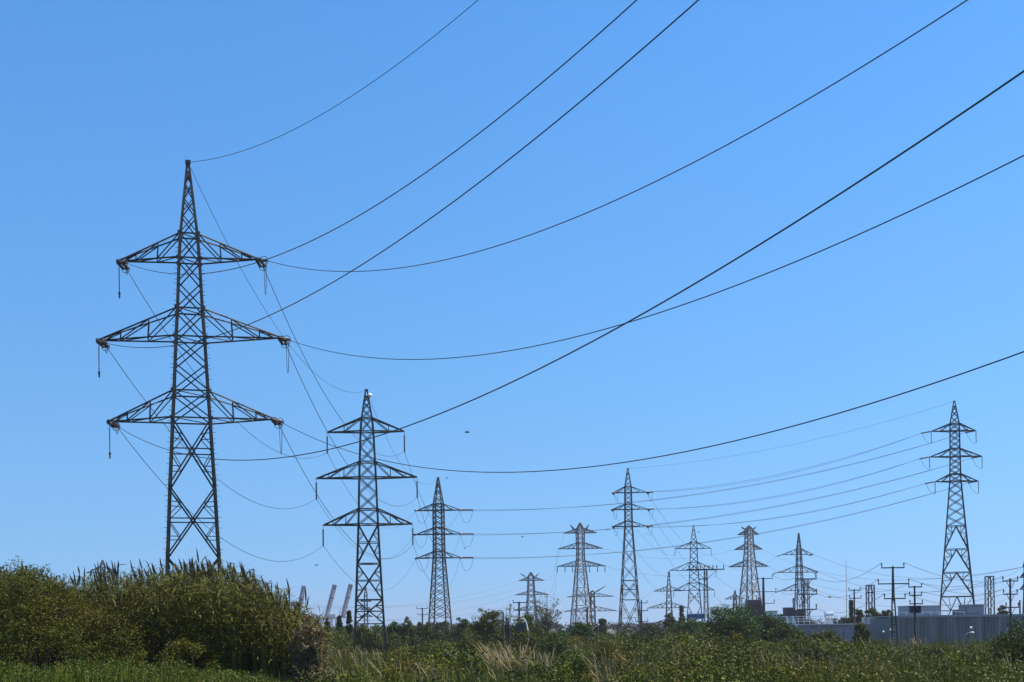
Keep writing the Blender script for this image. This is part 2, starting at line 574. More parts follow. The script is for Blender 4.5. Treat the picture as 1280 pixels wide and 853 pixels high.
def pylon(name, label, D, ax, top, body, arms, panels, horiz=(), yaw=0.0, mat='steel', t=(.25, .10, .07), group='lattice pylons',
          cap=.6, ins=None, dirs=(), ins_len=1.4, ins_r=.13, jumper=2.2, left_rods=False, fancy=False, peaks=(), hang=(), cat='pylon', brace_mat=None):
    sc = Scale(D, ax)
    yaw = math.radians(yaw)
    view = math.atan2(-sc.x, D)
    rel = yaw - view
    k = math.cos(view) / (sc.s * (abs(math.cos(rel)) + abs(math.sin(rel))))
    ka = 1 / (sc.s * (math.cos(yaw) - sc.x / D * math.sin(yaw)))
    prof = sorted([(sc.z(y), w * k) for y, w in body])
    z0, w0 = prof[0]
    z1, w1 = prof[1]
    base_z = gz(sc.x, D) - .15
    prof.insert(0, (base_z - .01, w0 + (w1 - w0) * (base_z - z0) / (z1 - z0)))
    zt = sc.z(top)
    mt = M[mat]
    root = thing(name, label, cat, (sc.x, D, base_z), yaw, group)
    W = lambda z: interp(prof, z)
    L = lambda x, y, z: Vector((x, y, z - base_z))
    c = lambda q, z, w=None: L(CORN[q][0] * (W(z) if w is None else w), CORN[q][1] * (W(z) if w is None else w), z)
    zb = prof[-1][0]                      # foot of the peak
    tl, tb, tm = t
    br = MB()
    # legs
    for q in range(4):
        lg = MB()
        zs = [z for z, _ in prof if z <= zb + 1e-6]
        for a, b in zip(zs, zs[1:]):
            if fancy:
                lg.angle(c(q, a), c(q, b), tl, inward=(-CORN[q][0], -CORN[q][1], 0))
            else:
                lg.bar(c(q, a), c(q, b), tl)
        if fancy:                         # step bolts
            z = base_z + 3
            while z < zb:
                p = c(q, z)
                lg.bar(p, p + Vector((CORN[q][0] * .26, 0, 0)), .03)
                z += .8
        lg.build("leg", mt, root)
    # panels of bracing
    for ya, yb, kind in panels:
        za, zc = sc.z(ya), (base_z if yb is None else sc.z(yb))
        for q in range(4):
            r = (q + 1) % 4
            A1, B1, A0, B0 = c(q, za), c(r, za), c(q, zc), c(r, zc)
            if kind == 'x':
                br.bar(A0, B1, tb); br.bar(B0, A1, tb)
            elif kind == 'z':
                br.bar(A0, B1, tb)
            elif kind == 'xh':
                br.bar(A0, B1, tb * 1.35); br.bar(B0, A1, tb * 1.35)
                wa, wb = W(za), W(zc)
                u = wb / (wa + wb)                       # crossing height
                zm = zc + (za - zc) * u
                Am, Bm = c(q, zm), c(r, zm)
                X = A0.lerp(B1, u)
                br.bar(Am, Bm, tb)
                for leg0, leg1, leg2, d0, d1 in ((A0, Am, A1, B1, B0), (B0, Bm, B1, A1, A0)):
                    lo, hi = leg0.lerp(leg1, .52), leg1.lerp(leg2, .52)
                    dl, dh = leg0.lerp(X, .52), leg2.lerp(X, .52)
                    br.bar(lo, dl, tm); br.bar(hi, dh, tm)
                    br.bar(leg1, dl, tm); br.bar(leg1.lerp(leg2, .06), dh, tm)
            elif kind == 'k':
                Mid = (A1 + B1) / 2
                br.bar(A1, B1, tb * 1.2); br.bar(Mid, A0, tb * 1.2); br.bar(Mid, B0, tb * 1.2)
                for l0, l1 in ((A0, A1), (B0, B1)):
                    for s in (.36, .68):
                        br.bar(l0.lerp(l1, s), l0.lerp(Mid, s), tm)
                    br.bar(l1, l0.lerp(Mid, .68), tm)
                    br.bar(l0.lerp(l1, .68), l0.lerp(Mid, .36), tm)
                    br.bar(l1.lerp(Mid, .5), l0.lerp(Mid, .68), tm)
    for y in horiz:
        z = sc.z(y)
        for q in range(4):
            br.bar(c(q, z), c((q + 1) % 4, z), tb * 1.2)
        br.bar(c(0, z), c(2, z), tm)
    br.build("bracing", M[brace_mat] if brace_mat else mt, root)
    # peak
    pk = MB()
    wt = .09 * cap
    for q in range(4):
        (pk.angle(c(q, zb), c(q, zt, wt), tl * .8, inward=(-CORN[q][0], -CORN[q][1], 0)) if fancy
         else pk.bar(c(q, zb), c(q, zt, wt), tl * .75))
    lv = [0, .27, .5, .7, .86] if fancy else [0, .3, .56, .78]
    for a, b in zip(lv, lv[1:]):
        for q in range(4):
            r = (q + 1) % 4
            wA, wB = W(zb) + (wt - W(zb)) * a, W(zb) + (wt - W(zb)) * b
            za, zc = zb + (zt - zb) * a, zb + (zt - zb) * b
            pk.bar(c(q, za, wA), c(r, zc, wB), tb * .85)
            pk.bar(c(r, za, wA), c(q, zc, wB), tb * .85)
    wA = W(zb) + (wt - W(zb)) * lv[-1]
    for q in range(4):
        pk.bar(c(q, zb + (zt - zb) * lv[-1], wA), c((q + 1) % 4, zb + (zt - zb) * lv[-1], wA), tb)
    pk.box(L(0, 0, zt), (.3 * cap + .1, .3 * cap + .1, .22))
    pk.build("peak", mt, root)
    for off, y in peaks:                  # side horns beside the peak
        hn = MB()
        xo = off * ka
        zh = sc.z(y)
        xb = math.copysign(min(abs(xo) * .55, W(zb) * 2.2), xo)
        for q in range(4):
            hn.bar(L(xb + CORN[q][0] * .45, CORN[q][1] * .5, zb), L(xo, 0, zh), tb * 1.1)
        for u in (.35, .65):
            a = [L(xb + CORN[q][0] * .45, CORN[q][1] * .5, zb).lerp(L(xo, 0, zh), u) for q in range(4)]
            for q in range(4):
                hn.bar(a[q], a[(q + 1) % 4], tb * .8)
        hn.build("earth_wire_horn", mt, root)
    att = {'top': root.location + Vector((0, 0, zt - base_z))}
    R = Matrix.Rotation(yaw, 3, 'Z')
    Ri = R.transposed()
    for li, (ylo, yup, lpx, rpx) in enumerate(arms):
        zl, zu = sc.z(ylo), sc.z(yup)
        for side, px in ((-1, lpx), (1, rpx)):
            if px is None:
                continue
            ln = abs(px - sc.axis(ylo)) * ka
            tipD = D + side * ln * math.sin(yaw)
            tip = L(side * ln, 0, at(px, ylo - (px - sc.axis(ylo)) * math.tan(RHO), tipD).z)
            am = MB()
            fr, bk = (0, 3) if side < 0 else (1, 2)
            n = max(2, min(4, int(round(ln / 2.4)))) if not fancy else 3
            ts = [.0, .36, .72] if n >= 3 else [0, .5]
            if n == 4:
                ts = [0, .25, .5, .75]
            for q in (fr, bk):
                lo, up = c(q, zl), c(q, zu)
                (am.angle(lo, tip, tl * .62, inward=(0, 0, 1)) if fancy else am.bar(lo, tip, tl * .7))
                (am.angle(up, tip + Vector((0, 0, .1)), tl * .62, inward=(0, 0, -1)) if fancy else am.bar(up, tip, tl * .6))
                for i, s in enumerate(ts):
                    if i:
                        am.bar(lo.lerp(tip, s), up.lerp(tip, s), tm)
                    if i < len(ts) - 1:
                        s2 = ts[i + 1]
                        am.bar(up.lerp(tip, s), lo.lerp(tip, s2), tb * .9)
                    elif s < .8 and n >= 3:
                        am.bar(up.lerp(tip, s), lo.lerp(tip, min(.94, s + .2)), tm)
            l0, l1, u0, u1 = c(fr, zl), c(bk, zl), c(fr, zu), c(bk, zu)
            for i, s in enumerate(ts):
                am.bar(l0.lerp(tip, s), l1.lerp(tip, s), tm)
                am.bar(u0.lerp(tip, s), u1.lerp(tip, s), tm)
                s2 = ts[i + 1] if i < len(ts) - 1 else .95
                am.bar(l0.lerp(tip, s), l1.lerp(tip, s2), tm)
            if fancy:
                am.box(tip + Vector((0, 0, -.02)), (.34, .3, .32))
                for q in (fr, bk):
                    am.box(c(q, zu) + Vector((0, 0, 0)), (.30, .08, .34))
                    am.box(c(q, zl) + Vector((0, 0, 0)), (.30, .08, .28))
            arm = am.build("crossarm", mt, root)
            key = (li, side)
            tipw = root.location + R @ tip
            if ins == 'hang':
                s = MB()
                e = tip - Vector((0, 0, ins_len))
                s.bar(tip, tip - Vector((0, 0, ins_len * .22)), .05)
                s.lathe(tip - Vector((0, 0, ins_len * .2)), e + Vector((0, 0, .12)), disc_prof(10, ins_r, ins_r * .45), 8)
                s.box(e, (.2, .42, .16))
                s.bar(e + Vector((-.02, -.3, .1)), e + Vector((.02, .3, .1)), .07)
                s.build("insulator", M['insulator'], arm)
                att[key] = tipw - Vector((0, 0, ins_len))
            elif ins == 'strain':
                ends = []
                for dv in dirs:
                    d = Ri @ Vector((dv[0], dv[1], 0)).normalized()
                    d = (d + Vector((0, 0, dv[2] if len(dv) > 2 else -.18))).normalized()
                    a, e = tip + d * .15, tip + d * ins_len
                    s = MB()
                    if fancy:
                        side_v = d.cross(Vector((0, 0, 1))).normalized() * .17
                        for o_ in (-1, 1):
                            s.lathe(a + side_v * o_, e + side_v * o_, disc_prof(8, ins_r, ins_r * .4), 9)
                        s.bar(a - side_v * 1.5, a + side_v * 1.5, .07)
                        s.bar(e - side_v * 1.5, e + side_v * 1.5, .09)
                        ring = [e + (side_v.normalized() * math.cos(x) + Vector((0, 0, 1)) * math.sin(x)) * .3 for x in np.linspace(0, 2 * math.pi, 15)]
                        s.tube(ring, .025, 5)
                        s.bar(e, e + d * .45, .08)
                    else:
                        s.lathe(a, e, disc_prof(7, ins_r, ins_r * .55), 7)
                    s.build("insulator", M['insulator'], arm)
                    ends.append(e + d * (.4 if fancy else 0))
                for i, e in enumerate(ends):
                    att[(li, side, i)] = root.location + R @ e
                if jumper and len(ends) == 2:
                    j = MB()
                    a, b = ends
                    if left_rods and side < 0:
                        # the loop is held down by an insulating rod with a weight
                        lo = tip + Vector((0, 0, -jumper * 1.05))
                        rod = MB()
                        rod.bar(tip, tip - Vector((0, 0, .45)), .04)
                        rod.tube([tip - Vector((0, 0, .45)), lo], .04, 7)
                        rod.build("insulating_rod", M['rod'], arm)
                        wgt = MB()
                        wgt.lathe(lo + Vector((0, 0, .16)), lo - Vector((0, 0, .34)), [(0, .03), (.1, .08), (.45, .08), (.55, .04), (.7, .075), (1, .03)], 8)
                        wgt.build("weight", M['insulator'], arm)
                        pts = [a.lerp(b, u) + Vector((0, 0, -4 * .55 * u * (1 - u))) for u in np.linspace(0, 1, 15)]
                        j.tube(pts, .022, 5)
                    else:
                        pts = []
                        for u in np.linspace(0, 1, 21):
                            s_ = 1 - abs(2 * u - 1) ** 2.6
                            p = a.lerp(b, u)
                            pts.append(Vector((p.x, p.y, p.z - jumper * s_)))
                        j.tube(pts, .024 if fancy else .03, 5)
                    j.build("jumper_cable", M['wire'], arm)
                att[key] = tipw
            else:
                att[key] = tipw
            for hl, offs, hlen in hang:
                if hl != li:
                    continue
                for o in offs:
                    if o * side < 0:
                        continue
                    s = MB()
                    p = L(o * ka, 0, zl)
                    s.lathe(p, p - Vector((0, 0, hlen / sc.s)), disc_prof(6, ins_r, ins_r * .5), 6)
                    s.build("insulator", M['insulator'], arm)
    return root, att


def xs(*ys):
    return [(a, b, 'x') for a, b in zip(ys, ys[1:])]


def zs(ya, yb, n, kind='x'):
    q = np.linspace(ya, yb, n + 1)
    return [(a, b, kind) for a, b in zip(q, q[1:])]


IN_DIR = (math.sin(math.radians(33)), -math.cos(math.radians(33)), -.30)

T1, A1 = pylon('lattice_pylon', 'tallest dark lattice pylon rising behind the reeds, with step bolts up its legs', 91, (238, 425), 203,
               [(295, 11.5), (325, 13.6), (389, 16.5), (424, 18.8), (492, 22.2), (526, 24.2), (610, 28.8), (697, 32.8)],
               [(326, 295, 150, 324), (424.5, 389, 125.5, 353), (526, 492, 138.5, 344)],
               xs(295, 325, 357, 389, 424.5, 458, 492, 526) + [(526, 610, 'xh'), (610, 697, 'xh'), (697, 780, 'xh'), (780, None, 'x')],
               horiz=(295, 326, 389, 424.5, 492, 526, 780), yaw=14.8, t=(.20, .085, .06), ins='strain', dirs=[IN_DIR, (.065, 1, -.12)],
               ins_len=1.3, ins_r=.12, jumper=2.3, left_rods=True, fancy=True, cap=1.0)
T2, A2 = pylon('lattice_pylon', 'second tallest dark pylon with a white ball beside its peak', 163, (459.5, 597), 488,
               [(523, 6.5), (540, 8.1), (578, 9.6), (597.5, 10.5), (637, 11.6), (656, 12.3), (705, 14.4), (750, 16.5), (780, 18)],
               [(540, 523, 409, 505.5), (597.5, 578, 395.5, 521.5), (656, 636.7, 404, 516)],
               xs(523, 540, 559, 578, 597.5, 617, 637, 656) + [(656, 705, 'xh'), (705, 750, 'xh'), (750, 780, 'xh'), (780, None, 'x')],
               horiz=(523, 540, 578, 597.5, 637, 656, 705, 750, 780), yaw=6.5, t=(.26, .105, .075), ins='hang', ins_len=2.75, ins_r=.14, cap=1.2)
bl = MB(); bl.sphere((0.40, -.1, 0), .36, .8, 12)
o = bl.build("warning_ball", M['white'], T2, True)
o.location = (0, 0, Scale(163, (459.5, 597)).z(494.5) - T2.location.z)

T3, A3 = pylon('lattice_pylon', 'dark dense lattice pylon right of the white-balled pylon, its arms ending in long insulators', 250, (548.6, 667), 597.5,
               [(630, 6.6), (638, 6.9), (660, 7), (668, 7.1), (690, 7.3), (697.5, 7.6), (774, 13.8)],
               [(638, 630, 521, 576), (668, 660, 519.5, 577), (697.5, 689.6, 521.5, 576.5)],
               zs(630, 697.5, 10) + zs(697.5, 774, 8) + [(774, None, 'x')], horiz=(630, 638, 660, 668, 690, 697.5), yaw=-14, t=(.23, .11, .08),
               ins='strain', dirs=[(-.06, -1, -.1), (1, -.08, -.02)], ins_len=2.5, ins_r=.23, jumper=2.6, cap=1.2)
T4, A4 = pylon('lattice_pylon', 'slim pylon with three short arms, just right of centre and tallest there', 300, (785.5, 637), 586,
               [(608.7, 4.3), (616, 4.4), (637, 4.7), (658, 5), (788, 14.5)],
               [(616, 608.7, 765.5, 808.5), (637, 630.5, 764.5, 809.5), (658.2, 652, 765.5, 808.5)],
               zs(608.7, 658.2, 9) + [(658.2, 672, 'x'), (672, 688, 'x'), (688, 706, 'x'), (706, 726, 'x'), (726, 750, 'xh'), (750, None, 'xh')],
               horiz=(608.7, 616, 630.5, 637, 652, 658.2, 726, 750), yaw=-12, t=(.22, .10, .075), ins='strain',
               dirs=[(.3, 1, -.1), (.72, -.68, -.03)], ins_len=1.8, ins_r=.25, jumper=2.2, cap=1.2)
TR, AR = pylon('lattice_pylon', 'pylon with the widest spread feet, standing behind the grey warehouse', 242, (1193.8, 570), 502,
               [(530, 5.8), (541, 6), (561, 6.2), (571, 6.4), (593, 6.8), (602, 7.1), (658, 12), (786, 24)],
               [(539, 530, 1164, 1219.5), (571, 561.4, 1162, 1227), (602, 593, 1169, 1222.5)],
               zs(530, 602, 10) + [(602, 612, 'x'), (612, 622.5, 'x'), (622.5, 634, 'x'), (634, 646, 'x'), (646, 658, 'x')] +
               [(658, 687, 'k'), (687, 716, 'k'), (716, 746, 'k'), (746, None, 'k')],
               horiz=(530, 539, 561, 571, 593, 602), yaw=-20, t=(.26, .12, .09), ins='strain', dirs=[(-.9, .2, -.14), (-.95, .2, -.16)],
               ins_len=2.0, ins_r=.17, jumper=0, cap=1.2)
# the right hand arms carry a hanging rod with the loose loop of the old line
for ob in [q for q in TR.children if q.name.startswith('crossarm')]:
    xx = [v.co.x for v in ob.data.vertices]
    tipx = max(xx) if max(xx) > 3 else min(xx)
    tz = min(v.co.z for v in ob.data.vertices if abs(v.co.x - tipx) < .3) + .1
    s = MB(); s.lathe((tipx, 0, tz), (tipx, 0, tz - 2.4), disc_prof(9, .11, .06), 6); s.build('insulator', M['insulator'], ob)
    j = MB()
    j.tube([Vector((tipx - (1.9 if tipx > 0 else 1.8) * u, -.2 * u, tz - 2.4 * (1 - u ** 2.2) - .1)) for u in np.linspace(0, 1, 12)], .03, 5)
    j.build('jumper_cable', M['wire'], ob)

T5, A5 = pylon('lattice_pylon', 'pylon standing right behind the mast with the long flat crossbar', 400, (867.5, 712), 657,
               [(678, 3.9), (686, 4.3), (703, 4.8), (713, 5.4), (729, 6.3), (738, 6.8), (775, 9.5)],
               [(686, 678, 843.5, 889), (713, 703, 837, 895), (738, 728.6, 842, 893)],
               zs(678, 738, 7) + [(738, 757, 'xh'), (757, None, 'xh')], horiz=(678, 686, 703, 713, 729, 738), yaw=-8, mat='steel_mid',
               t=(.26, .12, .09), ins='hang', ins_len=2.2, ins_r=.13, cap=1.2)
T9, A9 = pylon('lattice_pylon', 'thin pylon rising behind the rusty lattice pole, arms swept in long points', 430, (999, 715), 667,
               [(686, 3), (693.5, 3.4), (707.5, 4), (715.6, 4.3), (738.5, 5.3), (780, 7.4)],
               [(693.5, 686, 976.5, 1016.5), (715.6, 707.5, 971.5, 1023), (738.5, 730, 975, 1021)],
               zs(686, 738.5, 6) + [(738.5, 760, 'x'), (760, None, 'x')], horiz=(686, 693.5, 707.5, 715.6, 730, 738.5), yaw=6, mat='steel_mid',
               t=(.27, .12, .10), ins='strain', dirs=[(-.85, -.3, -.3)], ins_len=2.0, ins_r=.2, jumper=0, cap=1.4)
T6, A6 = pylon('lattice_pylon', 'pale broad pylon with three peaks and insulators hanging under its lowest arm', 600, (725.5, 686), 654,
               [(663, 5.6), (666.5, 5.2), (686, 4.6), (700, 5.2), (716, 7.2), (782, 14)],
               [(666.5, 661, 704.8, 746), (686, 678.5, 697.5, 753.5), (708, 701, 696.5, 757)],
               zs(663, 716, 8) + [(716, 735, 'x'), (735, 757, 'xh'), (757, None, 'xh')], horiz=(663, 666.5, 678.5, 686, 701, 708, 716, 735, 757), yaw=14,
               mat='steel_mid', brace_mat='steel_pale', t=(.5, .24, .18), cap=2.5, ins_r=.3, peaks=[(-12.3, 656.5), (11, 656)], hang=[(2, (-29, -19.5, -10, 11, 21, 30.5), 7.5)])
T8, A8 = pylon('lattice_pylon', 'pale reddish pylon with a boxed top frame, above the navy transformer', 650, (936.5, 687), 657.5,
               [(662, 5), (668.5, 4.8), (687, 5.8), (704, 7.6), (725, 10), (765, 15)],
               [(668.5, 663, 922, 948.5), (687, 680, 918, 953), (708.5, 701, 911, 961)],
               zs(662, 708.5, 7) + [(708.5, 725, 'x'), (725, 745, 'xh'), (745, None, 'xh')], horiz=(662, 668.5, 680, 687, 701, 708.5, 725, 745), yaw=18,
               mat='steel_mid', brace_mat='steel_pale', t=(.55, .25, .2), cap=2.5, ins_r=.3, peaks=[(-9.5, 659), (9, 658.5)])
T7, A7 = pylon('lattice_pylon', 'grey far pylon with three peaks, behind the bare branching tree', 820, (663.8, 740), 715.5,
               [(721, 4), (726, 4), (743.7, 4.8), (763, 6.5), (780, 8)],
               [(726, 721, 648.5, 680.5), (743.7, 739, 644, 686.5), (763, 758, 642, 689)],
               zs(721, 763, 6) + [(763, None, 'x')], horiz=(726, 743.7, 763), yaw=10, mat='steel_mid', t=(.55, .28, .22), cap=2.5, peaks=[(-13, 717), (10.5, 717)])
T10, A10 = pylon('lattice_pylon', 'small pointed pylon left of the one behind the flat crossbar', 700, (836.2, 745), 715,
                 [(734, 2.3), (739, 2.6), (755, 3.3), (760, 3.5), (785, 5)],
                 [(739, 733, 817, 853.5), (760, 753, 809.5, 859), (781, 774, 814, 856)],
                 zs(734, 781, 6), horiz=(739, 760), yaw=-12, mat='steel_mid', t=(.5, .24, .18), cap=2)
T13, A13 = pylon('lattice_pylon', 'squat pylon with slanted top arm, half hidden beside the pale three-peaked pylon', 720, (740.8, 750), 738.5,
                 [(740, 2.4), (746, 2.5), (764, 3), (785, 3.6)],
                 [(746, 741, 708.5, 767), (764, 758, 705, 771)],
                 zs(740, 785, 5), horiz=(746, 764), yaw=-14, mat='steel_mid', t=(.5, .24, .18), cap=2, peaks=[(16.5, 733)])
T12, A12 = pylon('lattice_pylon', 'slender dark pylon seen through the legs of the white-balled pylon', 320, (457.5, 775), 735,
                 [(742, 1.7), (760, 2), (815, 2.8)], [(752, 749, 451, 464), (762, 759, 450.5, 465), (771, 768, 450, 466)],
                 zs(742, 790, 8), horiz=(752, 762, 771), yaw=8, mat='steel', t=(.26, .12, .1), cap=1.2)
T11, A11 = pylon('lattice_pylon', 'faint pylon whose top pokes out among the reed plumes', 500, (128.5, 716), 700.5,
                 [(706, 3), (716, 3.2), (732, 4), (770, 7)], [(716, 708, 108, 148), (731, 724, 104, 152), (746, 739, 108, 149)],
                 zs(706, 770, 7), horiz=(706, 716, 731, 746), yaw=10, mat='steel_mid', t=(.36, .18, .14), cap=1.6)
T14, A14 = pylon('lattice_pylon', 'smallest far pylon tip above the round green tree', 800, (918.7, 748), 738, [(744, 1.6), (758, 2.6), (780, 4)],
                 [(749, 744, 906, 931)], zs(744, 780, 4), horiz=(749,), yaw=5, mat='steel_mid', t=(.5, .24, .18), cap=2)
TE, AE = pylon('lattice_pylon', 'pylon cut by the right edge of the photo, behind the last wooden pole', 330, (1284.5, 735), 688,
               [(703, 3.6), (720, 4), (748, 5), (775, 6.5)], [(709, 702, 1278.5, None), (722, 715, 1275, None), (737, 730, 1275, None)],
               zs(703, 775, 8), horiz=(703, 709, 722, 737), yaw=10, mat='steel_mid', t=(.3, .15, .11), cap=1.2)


# ------------------------------------------------------------------ wires
def wire(a, b, sag, r, label, group, mat='wire', name='power_line', n=28, extend=None):
    a, b = Vector(a), Vector(b)
    w = MB()
    pts = [a.lerp(b, u) + Vector((0, 0, -4 * sag * u * (1 - u))) for u in np.linspace(0, 1, n)]
    w.tube(pts, r, 5)
    return tag(w.build(name, M[mat], None, True), label, 'power line', group)


# the span that comes over the camera's right shoulder to the nearest pylon: z = z0 + a s + b s^2
LEV = ['top', 'middle', 'bottom']
SIDE = {-1: 'left', 1: 'right'}
SLOPE = {'earth': (-.3174, .003418), (0, -1): (-.3775, .003978), (0, 1): (-.3750, .003831), (1, -1): (-.2744, .003091),
         (1, 1): (-.3450, .003607), (2, -1): (-.3182, .003513), (2, 1): (-.3586, .003792)}
dxy = Vector((math.sin(math.radians(31.946)), -math.cos(math.radians(31.946)), 0))
LAB = {'earth': 'topmost thin earth wire running from the tallest pylon peak up out of frame',
       (0, -1): 'wire over open sky from the tallest pylon, tied to its top left arm',
       (0, 1): 'wire over open sky from the tallest pylon, tied to its top right arm',
       (1, -1): 'wire over open sky from the tallest pylon, tied to its middle left arm',
       (1, 1): 'wire over open sky from the tallest pylon, tied to its middle right arm',
       (2, -1): 'wire over open sky from the tallest pylon, tied to its bottom left arm',
       (2, 1): 'lowest sweeping wire over open sky, tied to the tallest pylon bottom right arm'}
for key, (a, b) in SLOPE.items():
    p0 = A1['top'] if key == 'earth' else A1[(key[0], key[1], 0)]
    w = MB()
    pts = [p0 + dxy * s + Vector((0, 0, a * s + b * s * s)) for s in np.linspace(0, 98, 70)]
    w.tube(pts, .018 if key == 'earth' else .023, 6)
    tag(w.build('power_line', M['wire'], None, True), LAB[key], 'power line', 'wires sweeping over the camera')

for li in range(3):
    for sd_ in (-1, 1):
        lab = f'{LEV[li]} {SIDE[sd_]} wire sagging from the tallest pylon to the white-balled pylon'
        q = A2[(li, sd_)]
        wire(A1[(li, sd_, 1)], q, 5.4, .026, lab, 'wires between the two tallest dark pylons')
        lab = f'{LEV[li]} {SIDE[sd_]} wire dropping from the white-balled pylon to the dense lattice pylon'
        wire(q, A3[(li, sd_, 0)], 6.5, .026, lab, 'wires from the white-balled pylon to the dense lattice pylon')
        lab = f'{LEV[li]} long wire to the wide-footed pylon from the dense lattice pylon {SIDE[sd_]} arm'
        rr = AR[(li, 1, 0)] if sd_ == 1 else AR[(li, 1, 1)]
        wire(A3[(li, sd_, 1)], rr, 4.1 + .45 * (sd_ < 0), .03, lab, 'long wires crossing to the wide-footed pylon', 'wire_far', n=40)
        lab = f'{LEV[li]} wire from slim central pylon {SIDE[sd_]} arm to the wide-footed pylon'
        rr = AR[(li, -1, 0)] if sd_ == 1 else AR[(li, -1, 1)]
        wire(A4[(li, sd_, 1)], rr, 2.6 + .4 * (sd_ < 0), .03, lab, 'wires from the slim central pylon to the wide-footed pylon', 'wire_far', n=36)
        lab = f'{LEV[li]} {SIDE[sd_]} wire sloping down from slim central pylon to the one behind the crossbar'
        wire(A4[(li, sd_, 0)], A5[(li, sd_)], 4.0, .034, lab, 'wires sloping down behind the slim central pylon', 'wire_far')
    lab = f'{LEV[li]} wire between the crossbar mast and the swept-arm thin pylon'
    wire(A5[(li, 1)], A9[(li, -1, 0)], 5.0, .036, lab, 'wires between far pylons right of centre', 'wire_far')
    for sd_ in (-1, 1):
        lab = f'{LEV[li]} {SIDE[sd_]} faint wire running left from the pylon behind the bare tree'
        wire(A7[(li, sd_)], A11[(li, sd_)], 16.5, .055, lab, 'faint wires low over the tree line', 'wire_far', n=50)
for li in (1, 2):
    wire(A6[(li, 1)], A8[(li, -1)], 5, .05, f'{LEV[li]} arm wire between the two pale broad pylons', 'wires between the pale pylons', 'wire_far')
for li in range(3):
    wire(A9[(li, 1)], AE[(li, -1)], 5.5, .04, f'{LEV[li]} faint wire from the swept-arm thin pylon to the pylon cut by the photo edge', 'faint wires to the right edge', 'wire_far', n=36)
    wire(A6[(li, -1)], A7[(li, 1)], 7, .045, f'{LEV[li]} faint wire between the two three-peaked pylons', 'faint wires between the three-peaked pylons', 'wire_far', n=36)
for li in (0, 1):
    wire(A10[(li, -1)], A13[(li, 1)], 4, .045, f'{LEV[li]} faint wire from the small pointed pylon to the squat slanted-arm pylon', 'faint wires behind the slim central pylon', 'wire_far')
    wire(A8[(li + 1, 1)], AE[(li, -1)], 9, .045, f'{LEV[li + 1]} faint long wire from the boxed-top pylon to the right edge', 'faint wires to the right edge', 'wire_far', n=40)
wire(A1['top'], A2['top'], 5.6, .020, 'thin earth wire dropping from the tallest pylon peak to the white ball peak', 'earth wires between pylon peaks')
wire(A2['top'], A3['top'], 5.6, .020, 'thin earth wire from the white ball peak to the dense lattice pylon peak', 'earth wires between pylon peaks')
wire(A4['top'], AR['top'], 2.2, .022, 'thin earth wire from slim central pylon peak to the wide-footed pylon peak', 'earth wires between pylon peaks', 'wire_far')


# ------------------------------------------------------------------ poles and masts
def pole(name, label, D, px, ytop, arms, mat='wood', r=(.17, .12), frame_from=None, group='wooden distribution poles', pins=.45, brace=False, ybot=None):
    """arms: (y, left px, right px); an insulator pin stands on each arm end"""
    sc = Scale(D, (px, (ytop + 780) / 2))
    base_z = gz(sc.x, D) - .2
    root = thing(name, label, 'utility pole', (sc.x, D, base_z), 0, group)
    zt = sc.z(ytop) - base_z
    b = MB()
    if frame_from:                       # lower half is an open two-legged frame
        zf = sc.z(frame_from) - base_z
        b.tube([(0, 0, zf - .3), (0, 0, zt)], r[0] * 1.15, 8, r[1])
        for s in (-1, 1):
            b.bar((s * .42 + .12, 0, 0), (s * .16, 0, zf), .15)
        n = 7
        for i in range(n):
            u = (i + .5) / n
            w = .42 + (.16 - .42) * u
            b.bar((-w + .12 * (1 - u), 0, zf * u), (w + .12 * (1 - u), 0, zf * u), .12)
    else:
        b.tube([(0, 0, 0), (0, 0, zt)], r[0], 9, r[1])
    b.build("post", M[mat], root)
    tips = {}
    for i, (y, l, rr) in enumerate(arms):
        z = sc.z(y) - base_z
        a = MB()
        xl, xr = (l - sc.axis(y)) / sc.s, (rr - sc.axis(y)) / sc.s
        a.box(((xl + xr) / 2, -.16, z), (xr - xl, .12, .15))
        if brace:
            for s, x in ((-1, xl), (1, xr)):
                a.bar((0, -.12, z - 1.1), (x * .55, -.16, z), .06)
        arm = a.build("crossarm", M[mat], root)
        for s, x in ((-1, xl), (1, xr)):
            if abs(x) < .25:
                continue
            p = MB()
            q = Vector((x - s * .06, -.16, z + .07))
            p.lathe(q, q + Vector((0, 0, pins)), [(0, .04), (.35, .05), (.4, .11), (.6, .07), (.68, .12), (.86, .08), (1, .03)], 8)
            p.build("insulator", M['insulator'], arm)
            tips[(i, s)] = root.location + q + Vector((0, 0, pins))
    return root, tips


P2, B2 = pole('utility_pole', 'tall black pole with three wide crossarms on an open ladder frame base', 158, 1116.5, 708,
              [(710, 1101, 1130), (730, 1097, 1136), (748.5, 1104.5, 1131.5)], frame_from=749, r=(.2, .13), pins=.6)
P3, B3 = pole('utility_pole', 'dark pole carrying a black transformer box in front of the ribbed warehouse wall', 162, 1143.5, 732.5,
              [(734, 1135, 1152), (744.5, 1136, 1152), (755, 1136.5, 1153)])
P4, B4 = pole('utility_pole', 'thin dark pole with two short crossarms beside the low graffiti wall', 205, 1068, 736.5,
              [(738, 1060.5, 1075.5), (748, 1061, 1076.5)])
P5, B5 = pole('utility_pole', 'dark pole with three braced crossarms rising over the big bush at the right edge', 160, 1263, 723,
              [(726.5, 1252.5, 1272), (743, 1253.5, 1271.5), (759.5, 1256.5, 1273)], brace=True, pins=.6)
P1, B1 = pole('utility_pole', 'thick tapering pole right of the navy transformer, arms reaching mostly right', 270, 954.5, 722,
              [(723.5, 944, 966), (740, 939, 970), (754.5, 953, 968)], r=(.5, .22), pins=.8)
